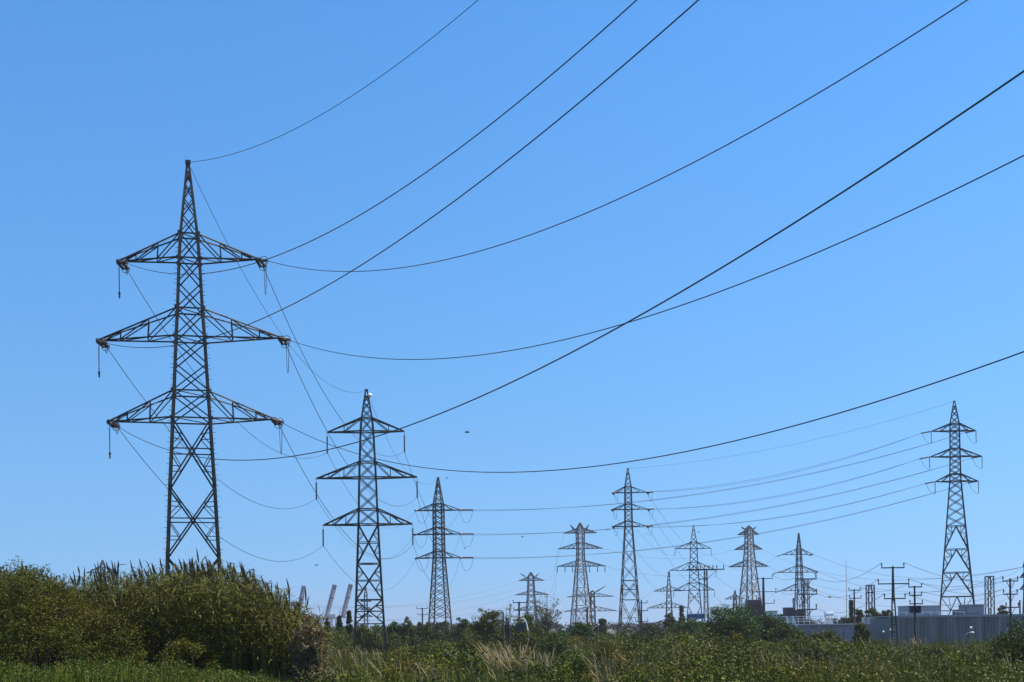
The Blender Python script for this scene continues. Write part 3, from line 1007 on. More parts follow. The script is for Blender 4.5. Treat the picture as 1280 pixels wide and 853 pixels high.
P6, B6 = pole('utility_pole', 'slim pole with hooked brackets at the foot of the slim central pylon', 255, 801.8, 750,
              [(754, 797, 809), (763.5, 794, 810), (777, 794, 810)], r=(.2, .15), pins=.55)
P7, B7 = pole('utility_pole', 'short T-shaped pole above the dark trees left of the dense lattice pylon', 300, 528, 760,
              [(761, 520.5, 534.5), (768.5, 522, 534.5)], r=(.22, .18))
P8, B8 = pole('utility_pole', 'dark pole with two flat arms left of the bare branching tree', 205, 649, 752.5,
              [(753.5, 641, 659.5), (763, 642, 664)], r=(.2, .16))
P9, B9 = pole('utility_pole', 'plain thin pole without arms below the pale three-peaked pylon', 215, 734.3, 759, [], r=(.16, .12))
P10, B10 = pole('utility_pole', 'short dark post standing before the round olive tree', 150, 629, 765, [], r=(.13, .1))
P11, B11 = pole('utility_pole', 'short leaning-free dark post at the right edge beside the braced pole', 175, 1275, 750.5, [], r=(.14, .11))
P11['label'] = 'short bare post at the right edge beside the braced pole'
tr = MB(); s3 = Scale(162, (1143.5, 756))
tr.box((0, -.05, s3.z(762) - P3.location.z), (1.35, .8, .95))
for i in range(7):
    tr.box((-.6 + i * .2, -.5, s3.z(762) - P3.location.z), (.05, .12, .8))
tr.build('transformer_box', M['navy'], P3)


def lattice_pole(name, label, D, px, ytop, ybot, hw, mat, bars, group, cat='utility pole', n=12, t=(.12, .06)):
    """a square lattice column; bars: (y, left px, right px, brace length m, pin offsets px)"""
    sc = Scale(D, (px, (ytop + ybot) / 2))
    base_z = gz(sc.x, D) - .2
    root = thing(name, label, cat, (sc.x, D, base_z), math.radians(8), group)
    zt = sc.z(ytop) - base_z
    w0, w1 = hw[0] / sc.s, hw[1] / sc.s
    b = MB()
    for cx, cy in CORN:
        b.bar((cx * w0, cy * w0, 0), (cx * w1, cy * w1, zt), t[0])
    for i in range(n):
        za, zb = zt * i / n, zt * (i + 1) / n
        wa, wb = w0 + (w1 - w0) * i / n, w0 + (w1 - w0) * (i + 1) / n
        for q in range(4):
            r = (q + 1) % 4
            k0, k1 = (q, r) if i % 2 else (r, q)
            b.bar((CORN[k0][0] * wa, CORN[k0][1] * wa, za), (CORN[k1][0] * wb, CORN[k1][1] * wb, zb), t[1])
            b.bar((CORN[q][0] * wb, CORN[q][1] * wb, zb), (CORN[r][0] * wb, CORN[r][1] * wb, zb), t[1])
    b.build("lattice_post", M[mat], root)
    for y, l, r, br, pins in bars:
        z = sc.z(y) - base_z
        a = MB()
        xl, xr = (l - sc.axis(y)) / sc.s, (r - sc.axis(y)) / sc.s
        a.box(((xl + xr) / 2, -w1, z), (xr - xl, .18, .22))
        a.box(((xl + xr) / 2, w1, z), (xr - xl, .18, .22))
        if br:
            for x in (xl, xr):
                a.bar((0, -w1, z - br), (x * .62, -w1, z), .1)
        arm = a.build("crossarm", M[mat], root)
        for k in pins:
            p = MB()
            q = Vector((k / sc.s, -w1, z + .1))
            p.lathe(q, q + Vector((0, 0, 1.0)), [(0, .07), (.3, .08), (.36, .17), (.5, .1), (.6, .17), (.8, .1), (1, .05)], 7)
            p.build("insulator", M['insulator'], arm)
    return root, sc


lattice_pole('lattice_mast', 'lattice mast with one long flat crossbar lined with pins', 285, 882.5, 712, 785, (2.9, 1.5), 'steel',
             [(712, 857.5, 906, 2.6, (-22, -16, -12, -7, -2, 4, 9, 14, 23)), (724, 873, 884, 0, ())], 'lattice masts')
lattice_pole('lattice_mast', 'rust-brown lattice pole with three pairs of arms by the white railing', 235, 1008, 723.5, 800, (3.6, 2.6), 'steel_rust',
             [(724, 995.5, 1020.5, 1.2, (-12, 12)), (743, 997, 1021.5, 1.2, (-10.5, 12.5)), (762, 998, 1020.5, 1.2, (-9.5, 12))], 'lattice masts', n=14)
lattice_pole('gantry_column', 'grey lattice column right of the wide-footed pylon', 300, 1237, 720.5, 772, (4.2, 3.7), 'steel_mid', [(721, 1233, 1241, 0, ())],
             'lattice gantry columns', 'lattice column', n=7, t=(.2, .1))
lattice_pole('gantry_column', 'bluish lattice column above the trees left of the three-armed black pole', 300, 1088, 731.5, 772, (4, 3.7), 'steel_mid',
             [(732, 1084, 1092, 0, ()), (741, 1084, 1092, 0, ())], 'lattice gantry columns', 'lattice column', n=5, t=(.22, .1))

# thin radio mast
r_ = thing('radio_mast', 'very thin pale mast standing alone left of the short two-armed pole', 'mast', (at(1058, 740, 330).x, 330, 0))
b = MB(); b.tube([(0, 0, 0), (0, 0, at(1058, 704, 330).z)], .14, 7, .07); b.build('post', M['steel_pale'], r_)
b = MB(); z = at(1058, 702, 330).z
b.tube([(0, 0, z), (0, 0, z + .9)], .03, 5); b.bar((-.4, 0, z - .1), (.4, 0, z - .1), .07); b.build('aerial', M['steel_pale'], r_)

# pole wires
g_ = 'thin distribution wires at the right'
for i, lv in enumerate(LEV):
    ml = at(1020.5 - i * .0, (722, 741.5, 760.5)[i], 235)
    wire(B2[(i, -1)], ml, 1.6, .028, f'{lv} thin wire from the ladder frame pole left to the rusty lattice pole', g_)
    wire(B2[(i, 1)], AE[(i, -1)], 3.2, .03, f'{lv} thin wire from the ladder frame pole right past the wide-footed pylon', g_, n=36)
wire(B3[(0, 1)], B5[(0, -1)], .9, .024, 'top thin wire between the transformer pole and the braced pole', g_)
wire(B3[(1, 1)], B5[(1, -1)], .9, .024, 'lower thin wire between the transformer pole and the braced pole', g_)
wire(B4[(0, 1)], B3[(0, -1)], .9, .024, 'thin wire between the two-armed pole and the transformer pole', g_)
wire(B1[(0, 1)], at(995.5, 722, 235), .8, .03, 'top thin wire from the thick tapering pole to the rusty lattice pole', g_)
wire(B1[(1, 1)], at(997, 741, 235), .8, .03, 'lower thin wire from the thick tapering pole to the rusty lattice pole', g_)

# ------------------------------------------------------------------ warehouse and low buildings
def ribbed_wall(mb, x0, x1, y, z0, z1, pitch=.46, depth=.07):
    n = int((x1 - x0) / pitch)
    pts = []
    for i in range(n):
        a = x0 + i * pitch
        pts += [(a, y), (a + pitch * .62, y), (a + pitch * .68, y - depth), (a + pitch * .92, y - depth)]
    pts.append((x1, y))
    vs = [(px, py, z0) for px, py in pts] + [(px, py, z1) for px, py in pts]
    k = len(pts)
    mb.add(vs, [(i, i + 1, k + i + 1, k + i) for i in range(k - 1)])


WY = 172.0
wx0, wx1 = at(1112, 790, WY).x, at(1300, 790, WY).x + 14
wz = at(1180, 771, WY).z
wh = thing('warehouse', 'long grey ribbed warehouse with a flat roof at the right', 'warehouse', (wx0, WY, -.3))
b = MB(); ribbed_wall(b, 0, wx1 - wx0, 0, 0, wz + .3); b.build('front_wall', M['cladding'], wh)
b = MB(); b.box(((wx1 - wx0) / 2, 4.7, (wz + .2) / 2), (wx1 - wx0 - .1, 9.2, wz + .2)); b.build('wall', M['cladding'], wh)
b = MB()
b.box(((wx1 - wx0) / 2, 4.6, wz + .42), (wx1 - wx0 + .3, 9.7, .16))
b.box(((wx1 - wx0) / 2, -.12, wz + .36), (wx1 - wx0 + .4, .1, .34))
b.build('roof', M['roofmetal'], wh)
b = MB()
for i in range(10):
    b.bar((.4 + i * 1.2, 1.2, wz + .5), (.4 + i * 1.2, 1.2, wz + 1.0), .05)
b.bar((.4, 1.2, wz + 1.0), (11.2, 1.2, wz + 1.0), .06)
b.build('roof_rail', M['white'], wh)
for i in range(5):
    b = MB(); b.tube([(2.5 + i * 5.6, -.14, 0), (2.5 + i * 5.6, -.14, wz + .2)], .06, 7); b.build('downpipe', M['unit'], wh)
ax0 = at(1089, 790, WY + 9).x
azt = wz


def roof_unit(label, px0, px1, y0, y1, D, mat, deep=3.0):
    a, c_ = at(px0, y1, D), at(px1, y0, D)
    w, h = c_.x - a.x, c_.z - a.z
    zb = wz + .2
    r = thing('rooftop_unit', label, 'rooftop unit', ((a.x + c_.x) / 2, D, zb), 0, 'boxes on the warehouse roof')
    b = MB(); b.box((0, 0, (c_.z - zb) / 2), (w, deep, c_.z - zb)); b.build('casing', M[mat], r)
    b = MB()
    for i in range(9):
        b.box((-w * .4 + i * w * .1, -deep / 2 - .03, (c_.z - zb) * .5), (w * .05, .05, (c_.z - zb) * .6))
    b.build('louvre_grille', M['roofmetal'], r)
    b = MB(); b.box((0, 0, c_.z - zb + .05), (w + .15, deep + .15, .1)); b.build('lid', M['roofmetal'], r)
    return r


roof_unit('pale grey wide box on the warehouse roof behind the transformer pole', 1128, 1168.5, 758, 770, 177.5, 'roofmetal', 4)
roof_unit('violet grey box on the warehouse roof below the wide-footed pylon', 1203, 1225, 756.5, 770, 178, 'unit', 3)
roof_unit('small grey box on the warehouse roof left of the violet one', 1193.5, 1202, 763, 770, 176, 'dark_block', 2)

LY = 203.0
lx0, lx1 = at(948, 790, LY).x, at(1096, 790, LY).x
lz = at(1040, 781.5, LY).z
lb = thing('low_building', 'low flat building with a spray painted wall behind the bushes', 'building', (lx0, LY, -.3))
lw = lx1 - lx0
b = MB(); b.box((lw / 2, 6, (lz + .3) / 2), (lw, 12, lz + .3)); b.build('wall', M['graffiti'], lb)
b = MB(); b.box((lw / 2, 5.9, lz + .42), (lw + .4, 12.6, .22)); b.build('roof', surf_mat('pale_roof_edge', (.5, .5, .5), (.42, .42, .43), .5, .7), lb)
b = MB()
for i in range(9):
    b.box((1.2 + i * lw / 9, -.05, 1.2), (.14, .12, 2.2))
b.build('pilaster', M['concrete'], lb)
rl = thing('roof_railing', 'white tube railing along the low flat building roof', 'railing', (lx0 + .3, LY + .5, lz + .25))
rw = at(1049, 771, LY).x - lx0 - .5
for i in range(15):
    b = MB()
    b.bar((rw * i / 14, 0, 0), (rw * i / 14, 0, 1.25), .06)
    b.build('post', M['white'], rl)
b = MB()
for z in (.45, .85, 1.27):
    b.bar((-.05, 0, z), (rw + .05, 0, z), .07)
b.build('rail', M['white'], rl)
ld = thing('roof_ladder', 'pair of slanting white ladder beams in the middle of the roof railing', 'ladder', (at(983, 775, LY - .3).x, LY - .3, 0))
b = MB()
b.bar((0, 0, lz + 1.6), (.55, -.3, lz - .5), .22); b.bar((1.1, 0, lz + 1.6), (1.65, -.3, lz - .5), .22)
for i in range(5):
    b.bar((.1 + i * .1, -.05 * i, lz + 1.3 - i * .4), (1.2 + i * .1, -.05 * i, lz + 1.3 - i * .4), .06)
b.build('rung_frame', M['white'], ld)
dk = thing('ventilation_duct', 'shiny silver duct drum on the low flat building roof', 'duct', (at(1036, 771, LY + 1.5).x, LY + 1.5, lz + .25))
b = MB(); z1_ = at(1036, 764.5, LY + 1.5).z - lz - .25
b.lathe((-.65, 0, z1_ - .62), (.65, 0, z1_ - .62), [(0, .6), (.02, .62), (.33, .62), (.34, .65), (.37, .65), (.38, .62), (.98, .62), (1, .6)], 20)
b.build('drum', M['silver'], dk)
b = MB(); b.box((0, 0, (z1_ - 1.1) / 2), (1.1, .9, z1_ - 1.0)); b.box((0, 0, .06), (1.4, 1.2, .12)); b.build('stand', M['silver'], dk)
for i, (p0, p1, lab) in enumerate(((1078.5, 1084.5, 'pale box on the low roof edge beside the thin two-armed pole'), (1086.5, 1093.5, 'second pale box on the low roof, nearer the ladder frame pole'))):
    D = 204.5
    a, c_ = at(p0, 778, D), at(p1, 771.8, D)
    r = thing('rooftop_unit', lab, 'rooftop unit', ((a.x + c_.x) / 2, D, lz + .2), 0, 'small boxes on the low building roof')
    h = c_.z - r.location.z
    b = MB(); b.box((0, 0, h / 2), (c_.x - a.x, 1.1, h)); b.build('casing', M['roofmetal'], r)
    b = MB(); b.lathe((0, -.58, h * .5), (0, -.52, h * .5), [(0, .3), (.5, .32), (1, .3)], 14); b.build('fan_cover', M['unit'], r)


def simple_hut(label, p0, p1, y0, D, mat, depth=4, name='hut', cat='hut'):
    a, c_ = at(p0, 775, D), at(p1, y0, D)
    r = thing(name, label, cat, ((a.x + c_.x) / 2, D, 0))
    w = c_.x - a.x
    b = MB(); b.box((0, 0, c_.z / 2), (w, depth, c_.z)); b.build('wall', M[mat], r)
    b = MB(); b.box((0, 0, c_.z + .1), (w + .4, depth + .4, .2)); b.build('roof', M['roofmetal'], r)
    b = MB()
    for i in range(3):
        b.box((-w * .3 + i * w * .3, -depth / 2 - .03, c_.z * .8), (w * .16, .08, c_.z * .16))
    b.build('window', M['navy'], r)
    return r


simple_hut('white hut roof peeking above the bushes below the thick tapering pole', 959, 969, 765, 262, 'white')
simple_hut('dark square block behind the white railing, left of the rusty lattice pole', 981, 991.5, 760.5, 300, 'dark_block', name='plant_block', cat='building')
simple_hut('brownish block behind the railing, just right of the grey chimney', 995.5, 1004.5, 763, 305, 'dark_block', name='plant_block', cat='building')
ch = thing('chimney', 'slim grey chimney at the foot of the thin pylon behind the railing', 'chimney', (at(992.8, 760, 310).x, 310, 0))
b = MB(); zc = at(992.8, 748.5, 310).z
b.lathe((0, 0, 0), (0, 0, zc), [(0, .48), (.9, .36), (.9, .42), (1, .42)], 12); b.build('shaft', M['concrete'], ch)
b = MB(); b.lathe((0, 0, zc - .02), (0, 0, zc + .12), [(0, .46), (1, .46)], 12); b.build('rim', M['dark_block'], ch)

# navy transformer bank
D = 400
a, c_ = at(933, 761, D), at(951, 750, D)
tb_ = thing('transformer', 'dark navy transformer block under the pale reddish pylon', 'transformer', ((a.x + c_.x) / 2, D, 0))
w = c_.x - a.x
b = MB(); b.box((0, 0, c_.z / 2), (w, 3, c_.z))
for i in range(12):
    b.box((-w / 2 + .3 + i * w / 12, -1.65, c_.z * .5), (.12, .5, c_.z * .85))
b.build('tank', M['navy'], tb_)
for x in (-.32, -.05, .2, .4):
    b = MB(); b.lathe((x * w, 0, c_.z), (x * w, 0, c_.z + 1.4), disc_prof(5, .26, .14), 8); b.build('bushing', M['insulator'], tb_)
b = MB(); b.lathe((w * .3, .3, c_.z + .5), (w * .3 + 1.2, .3, c_.z + .5), [(0, .3), (.1, .36), (.9, .36), (1, .3)], 10); b.build('conservator', M['navy'], tb_)
# blue board on legs
D = 330
a, c_ = at(858.5, 774, D), at(880.5, 767, D)
bs = thing('blue_board', 'long blue board low behind the lattice mast', 'signboard', ((a.x + c_.x) / 2, D, 0))
w = c_.x - a.x
b = MB(); b.box((0, 0, (a.z + c_.z) / 2), (w, .18, c_.z - a.z)); b.build('panel', M['blue'], bs)
b = MB()
b.box((0, -.11, c_.z - .12), (w, .06, .12)); b.box((0, -.11, a.z + .1), (w, .06, .1)); b.build('trim', M['white'], bs)
for s in (-.4, 0, .4):
    b = MB(); b.box((s * w, .16, a.z / 2 + .2), (.16, .14, a.z + .6)); b.build('leg', M['steel_mid'], bs)


# ------------------------------------------------------------------ lamps
def lamp(label, px, ytop, D, kind, hx=0, name='street_lamp'):
    p_ = at(px, ytop, D)
    base = gz(p_.x, D) - .1
    r = thing(name, label, 'street lamp', (p_.x, D, base), 0, 'lamps among the bushes')
    h = p_.z - base
    b = MB()
    if kind == 'arm':
        pts = [(0, 0, 0), (0, 0, h - .55)] + [(hx * (1 - math.cos(t)) * .8, 0, h - .55 + .5 * math.sin(t)) for t in np.linspace(.2, math.pi / 2, 7)]
        b.tube(pts, .055, 7, .035); b.build('post', M['concrete'], r)
        b = MB(); b.sphere((0, 0, 0), .2, .35, 12)
        o = b.build('lamp_head', M['white'], r, True); o.location = (hx * .95, 0, h - .03)
    else:
        b.tube([(0, 0, 0), (0, 0, h - .2)], .06, 7, .04); b.build('post', M['wood' if kind == 'dark' else 'concrete'], r)
        b = MB(); b.sphere((0, 0, 0), .15, 1, 12)
        o = b.build('globe', M['white'], r, True); o.location = (0, 0, h)
    return r


lamp('white street lamp with a curved arm before the ribbed warehouse wall', 1205, 790.5, 112, 'arm', .8)
lamp('tiny white globe lamp beside the curved-arm lamp', 1213.5, 785, 130, 'globe')
lamp('white globe lamp on a dark post by the warehouse side wall', 1104, 790, 166, 'dark')
lamp('white globe lamp between the warehouse corner and the ladder frame pole', 1113, 787.5, 167, 'globe')
lamp('pale globe lamp on a short post before the distant wood', 748, 781, 190, 'globe')
# white bent frame beside the dark pole
D = 170
q0, q1 = at(653.5, 773, D), at(660, 794, D)
bf = thing('bent_pipe', 'white bent pipe curving over in front of the bare branching tree', 'pipe', (q1.x, D, 0))
b = MB()
w, h0, h1 = q0.x - q1.x, q1.z, q0.z
b.tube([(.02, 0, 0), (0, 0, h0)] + [(w * (1 - math.cos(t)), 0, h0 + (h1 - h0) * math.sin(t)) for t in np.linspace(.15, math.pi / 2, 10)], .09, 8, .06)
b.build('tube', M['white'], bf)
b = MB(); b.lathe((0, 0, 0), (0, 0, .4), [(0, .3), (1, .2)], 8); b.build('foot', M['concrete'], bf)
sg = thing('back_board', 'small grey board on two posts beside the white bent pipe', 'board', (at(651, 785, 172).x, 172, 0))
zb_ = at(651, 791, 172).z
b = MB(); b.box((0, 0, zb_ + .7), (1.2, .08, 1.2)); b.build('panel', M['steel_mid'], sg)
for s in (-.5, .5):
    b = MB(); b.bar((s, .08, 0), (s, .08, zb_ + 1.4), .09); b.build('leg', M['wood'], sg)


# ------------------------------------------------------------------ harbour cranes, far off
def crane(label, tx, ty, bx, by, D=1450):
    b0, b1 = at(bx, by, D), at(tx, ty, D)
    r = thing('harbour_crane', label, 'crane', (b0.x, D, 0), 0, 'harbour cranes on the skyline')
    lo, hi = b0 - r.location, b1 - r.location
    d = (hi - lo)
    for s in (-1, 1):
        g = MB()
        off = Vector((s * 1.45, s * .8, 0))
        g.bar(lo + off, hi + off, 2.5)
        g.build('boom_girder', M['crane_dark' if s < 0 else 'crane'], r)  # left girder darkened: the boom's side away from the sun, put into colour
    g = MB()
    for i in range(11):
        p = lo + d * (i + .5) / 11
        g.bar(p + Vector((-1.6, -.4, -.4)), p + Vector((1.6, .4, .4)), .5)
    g.build('boom_lacing', M['crane'], r)
    g = MB(); g.bar(lo + d * .88, hi + d * .02, 5.0); g.build('boom_head', M['crane_dark'], r)
    g = MB(); g.bar(lo + d * .60, lo + d * .64, 5.6); g.build('boom_platform', M['crane_dark'], r)
    lz_ = lo.z
    # portal: four legs, beams, machinery house, red hinge frame
    for x in (-9, 7):
        for y in (-8, 8):
            g = MB(); g.bar((x, y, 0), (x * .8, y * .8, lz_), 1.5); g.build('leg', M['crane'], r)
    g = MB()
    for y in (-6.4, 6.4):
        g.bar((-24, y, lz_), (9, y, lz_ - .3), 1.7)
        g.bar((-24, y, lz_), (-8, y, lz_ * .3), 1.0)
        g.bar((-8.6, y * 1.2, lz_ * .45), (6.6, y * 1.2, lz_ * .45), 1.2)
    g.build('portal_beam', M['crane'], r)
    g = MB(); g.box((-13, 0, lz_ + 2.2), (9, 9, 3.6)); g.build('machinery_house', M['crane'], r)
    g = MB(); g.bar(lo + Vector((-4, 0, -1)), lo + d * .09, 2.4); g.bar(lo + Vector((3, 0, -1)), lo + d * .09, 1.8); g.build('hinge_frame', M['crane_red'], r)
    g = MB()
    g.bar((-5, 0, lz_), (-3, 0, lz_ + 9), .9); g.bar((-3, 0, lz_ + 9), lo + d * .55, .35); g.build('stay', M['crane'], r)
    return r


crane('leftmost raised crane boom, rising from behind the reeds', 380, 733.5, 371.5, 775)
crane('middle raised crane boom on the skyline, with a white portal at its foot', 418.5, 732, 408, 773)
crane('raised crane boom nearest the white-balled pylon', 438.5, 731.5, 428.5, 772)
th_ = thing('harbour_tower', 'short dark tower on the skyline left of the middle crane', 'tower', (at(390.5, 775, 1400).x, 1400, 0))
b = MB(); zt_ = at(390.5, 770, 1400).z
b.lathe((0, 0, 0), (0, 0, zt_), [(0, 1.1), (.85, .9), (.86, 1.5), (1, 1.5)], 10); b.build('shaft', M['crane_dark'], th_)
b = MB(); b.lathe((0, 0, zt_), (0, 0, zt_ + 1.6), [(0, 1.2), (.6, 1.0), (1, .3)], 10); b.build('cap', M['crane_dark'], th_)


# ------------------------------------------------------------------ vegetation
def fpx(x, y):
    """the photo column a world point falls in (for height profiles read off the photo)"""
    return CX + FPX * x / y


# reed bed on the left bank
RP = ([-120, 0, 40, 60, 90, 120, 200, 280, 310, 345, 368, 386, 402], [720, 718, 720, 728, 736, 728, 721, 720, 727, 744, 761, 780, 810])


def reeds():
    n = 3900
    y = rng.uniform(46.5, 65, n)
    x = y * rng.uniform(-.475, -.160, n)
    px = fpx(x, y)
    keep = (px > -80) & (px < 400) & (y > 50.5 - 5 * sstep(110, 260, px) + (vnoise(px / 22, y * 0, 8) - .5) * 2.5)
    x, y, px = x[keep], y[keep], px[keep]
    n = len(x)
    yt = np.interp(px, *RP) + rng.normal(0, 3.0, n)
    hor = CY + (CX - px) * math.tan(RHO)
    zt = EYE + (hor - yt) / FPX * y
    zt = zt - rng.random(n) ** 3 * 1.3 + (vnoise(x / 1.6, y / 1.6, 5) - .5) * 1.3
    zg = ground_z(x, y)
    h = np.maximum(zt - zg, .8)
    lean = rng.normal(0, .05, (n, 2)) + np.array([-.06, 0])
    lean[:, 0] += .25 * sstep(350, 392, px)

    def pos(i, u):
        return np.stack([x[i] + lean[i, 0] * h[i] * u ** 2, y[i] + lean[i, 1] * h[i] * u ** 2, zg[i] + h[i] * u], -1)
    ribs = []
    # stalks
    i = np.arange(n)
    us = np.linspace(0, 1, 4)
    S = np.zeros((n, 4, 2, 3))
    for k, u in enumerate(us):
        p = pos(i, np.full(n, u))
        w = .018 * (1.15 - u)
        S[:, k, 0] = p - [w, 0, 0]
        S[:, k, 1] = p + [w, .004, 0]
    ribs.append(S)
    # leaves: arching ribbons
    per = 15
    i = np.repeat(np.arange(n), per)
    u = np.tile(np.linspace(.18, 1.0, per), n) + rng.uniform(-.03, .03, n * per)
    az = rng.uniform(0, 2 * np.pi, n * per)
    ln = rng.uniform(.42, .85, n * per) * np.interp(u, [.2, .8, 1], [1, 1, .75])
    wd = rng.uniform(.022, .07, n * per)
    el = rng.uniform(.5, 1.25, n * per)
    droop = rng.uniform(.5, 1.7, n * per)
    p = pos(i, np.minimum(u, 1))
    S = np.zeros((n * per, 4, 2, 3))
    prev = p.copy()
    dirh = np.stack([np.cos(az), np.sin(az), 0 * az], -1)
    side = np.stack([-np.sin(az), np.cos(az), rng.uniform(-.5, .5, n * per)], -1)
    for k in range(4):
        if k:
            e = el - droop * (k - .5) / 2.2
            prev = prev + (dirh * np.cos(e)[:, None] + np.array([0, 0, 1]) * np.sin(e)[:, None]) * (ln / 3)[:, None]
        w = (wd * [.6, 1, .75, .08][k])[:, None] * .5
        S[:, k, 0] = prev - side * w
        S[:, k, 1] = prev + side * w
    ribs.append(S)
    o = link("reed_bed", strips_mesh("reed_bed", np.concatenate(ribs)), M['reed'])
    tag(o, 'tall dense bank of green reeds filling the left of the field', 'reeds', kind='stuff')
    # feathery plumes on the tallest canes
    cand = np.where((px > 45) & (px < 386) & (y < 64))[0]
    wgt = np.interp(px[cand], [45, 110, 130, 300, 360, 386], [.3, .5, 1, 1, .8, .5])
    sel = rng.choice(cand, 170, replace=False, p=wgt / wgt.sum())
    m = len(sel)
    base = pos(sel, np.full(m, .97))
    hor = CY + (CX - px[sel]) * math.tan(RHO)
    ztop = EYE + (hor - np.interp(px[sel], *RP)) / FPX * y[sel] + rng.uniform(.15, .95, m)
    ln = rng.uniform(.35, .85, m)
    d = unit(np.stack([rng.normal(-.17, .2, m), rng.normal(0, .15, m), np.ones(m)], -1))
    top = base + d * np.maximum(ztop - base[:, 2], ln)[:, None]
    foot = top - d * ln[:, None]
    P = []
    for rot in (0, 1.05, 2.1):
        sv = np.array([math.cos(rot), math.sin(rot), 0])
        S = np.zeros((m, 5, 2, 3))
        for k, (u, w) in enumerate(((0, .010), (.2, .030), (.5, .038), (.8, .022), (1, .005))):
            c_ = foot + d * (ln * u)[:, None]
            S[:, k, 0], S[:, k, 1] = c_ - sv * w, c_ + sv * w
        P.append(S)
    S = np.zeros((m, 5, 2, 3))
    for k in range(5):
        c_ = base + (foot - base) * (k / 4)
        S[:, k, 0], S[:, k, 1] = c_ - [.011, 0, 0], c_ + [.011, 0, 0]
    P.append(S)
    link("plume", strips_mesh("plume", np.concatenate(P)), M['plume'], o)['kind'] = 'stuff'


reeds()


def clump_leaves(cent, rad, per, L, W, up=.3, squash=.75, shell=.45):
    """per leaves about every centre, thicker towards the outside of each clump"""
    n = len(cent)
    d = unit(rng.normal(size=(n, per, 3)))
    r = rng.random((n, per)) ** shell
    off = d * r[..., None] * np.asarray(rad)[:, None, None]
    off[..., 2] *= squash
    c_ = (cent[:, None, :] + off).reshape(-1, 3)
    LL = np.repeat(np.asarray(L) * np.ones(n), per) * rng.uniform(.6, 1.35, n * per)
    WW = np.repeat(np.asarray(W) * np.ones(n), per) * rng.uniform(.6, 1.35, n * per)
    return leaf_quads(c_, LL, WW, up)


# rounded thicket in front of the reeds
TP = ([-140, -40, 0, 30, 50, 62, 75, 100, 150, 200, 250, 300], [722, 712, 708, 708, 712, 717, 728, 740, 752, 772, 800, 830])


def thicket():
    n = 2600
    y = rng.uniform(44.5, 51, n)
    px = rng.uniform(-120, 285, n)
    x = (px - CX) / FPX * y
    hor = CY + (CX - px) * math.tan(RHO)
    zt = EYE + (hor - np.interp(px, *TP)) / FPX * y
    zg = ground_z(x, y)
    front = sstep(44.3, 47.5, y)
    zt = zg + (zt - zg) * (.25 + .75 * np.sqrt(front)) - .2
    u = rng.random(n) ** .45
    z = zg + .3 + (zt - zg - .3) * u + (vnoise(x / 1.1, y / 1.1, 9) - .5) * 1.0
    ok = ((zt - zg) > .5) & (vnoise(x / .9, z / .8, 10) > .27)
    cent = np.stack([x, y, z], -1)[ok]
    rad = rng.uniform(.22, .42, len(cent))
    q = clump_leaves(cent, rad, 46, .115, .038, .35)
    o = link("thicket", quads_mesh("thicket", q), M['thicket'])
    tag(o, 'rounded brown-green thicket at the left edge in front of the reeds', 'bush')
    st = MB()
    for _ in range(160):
        k = rng.integers(len(cent))
        x0, y0 = cent[k, 0], cent[k, 1]
        b0 = Vector((x0, y0, gz(x0, y0)))
        st.tube([b0, b0 + Vector((rng.normal(0, .15), rng.normal(0, .15), (cent[k, 2] - b0.z) * .5)), Vector(cent[k])], .025, 4, .01)
    st.build("stems", M['bark'], o)['kind'] = 'stuff'


thicket()


# low scrub and rough grass over the whole field
def blocked(x, y):
    b = (x > lx0 - 1) & (y > LY - 1) & (y < LY + 14)
    b |= (x > ax0 - 1) & (y > WY - 1) & (y < WY + 11)
    return b


def scrub_h(x, y):
    h = .22 + .55 * vnoise(x / 3.1, y / 3.1, 11) + .35 * vnoise(x / 9, y / 11, 12)
    h = h + .95 * sstep(.1, .2, x / y) * sstep(78, 90, y) * (1 - sstep(108, 135, y)) * (.6 + .6 * vnoise(x / 4, y / 4, 13))
    h = h + .35 * (1 - sstep(40, 60, y))
    # keep the feet of the second pylon in sight
    h = h * (1 - .35 * np.exp(-((x / y + .12) / .035) ** 2) * sstep(80, 110, y))
    return h


# the top edge of the tangle across the photo's width, trees apart
VEG_TOP = ([-200, 370, 400, 432, 440, 486, 494, 560, 620, 660, 700, 750, 800, 850, 885, 950, 985, 1010, 1060, 1088, 1110, 1160, 1232, 1250, 1500],
           [796, 796, 800, 806, 818, 818, 803, 799, 800, 798, 793, 789, 788, 780, 776, 785, 794, 797, 797, 802, 806, 808, 808, 796, 790])


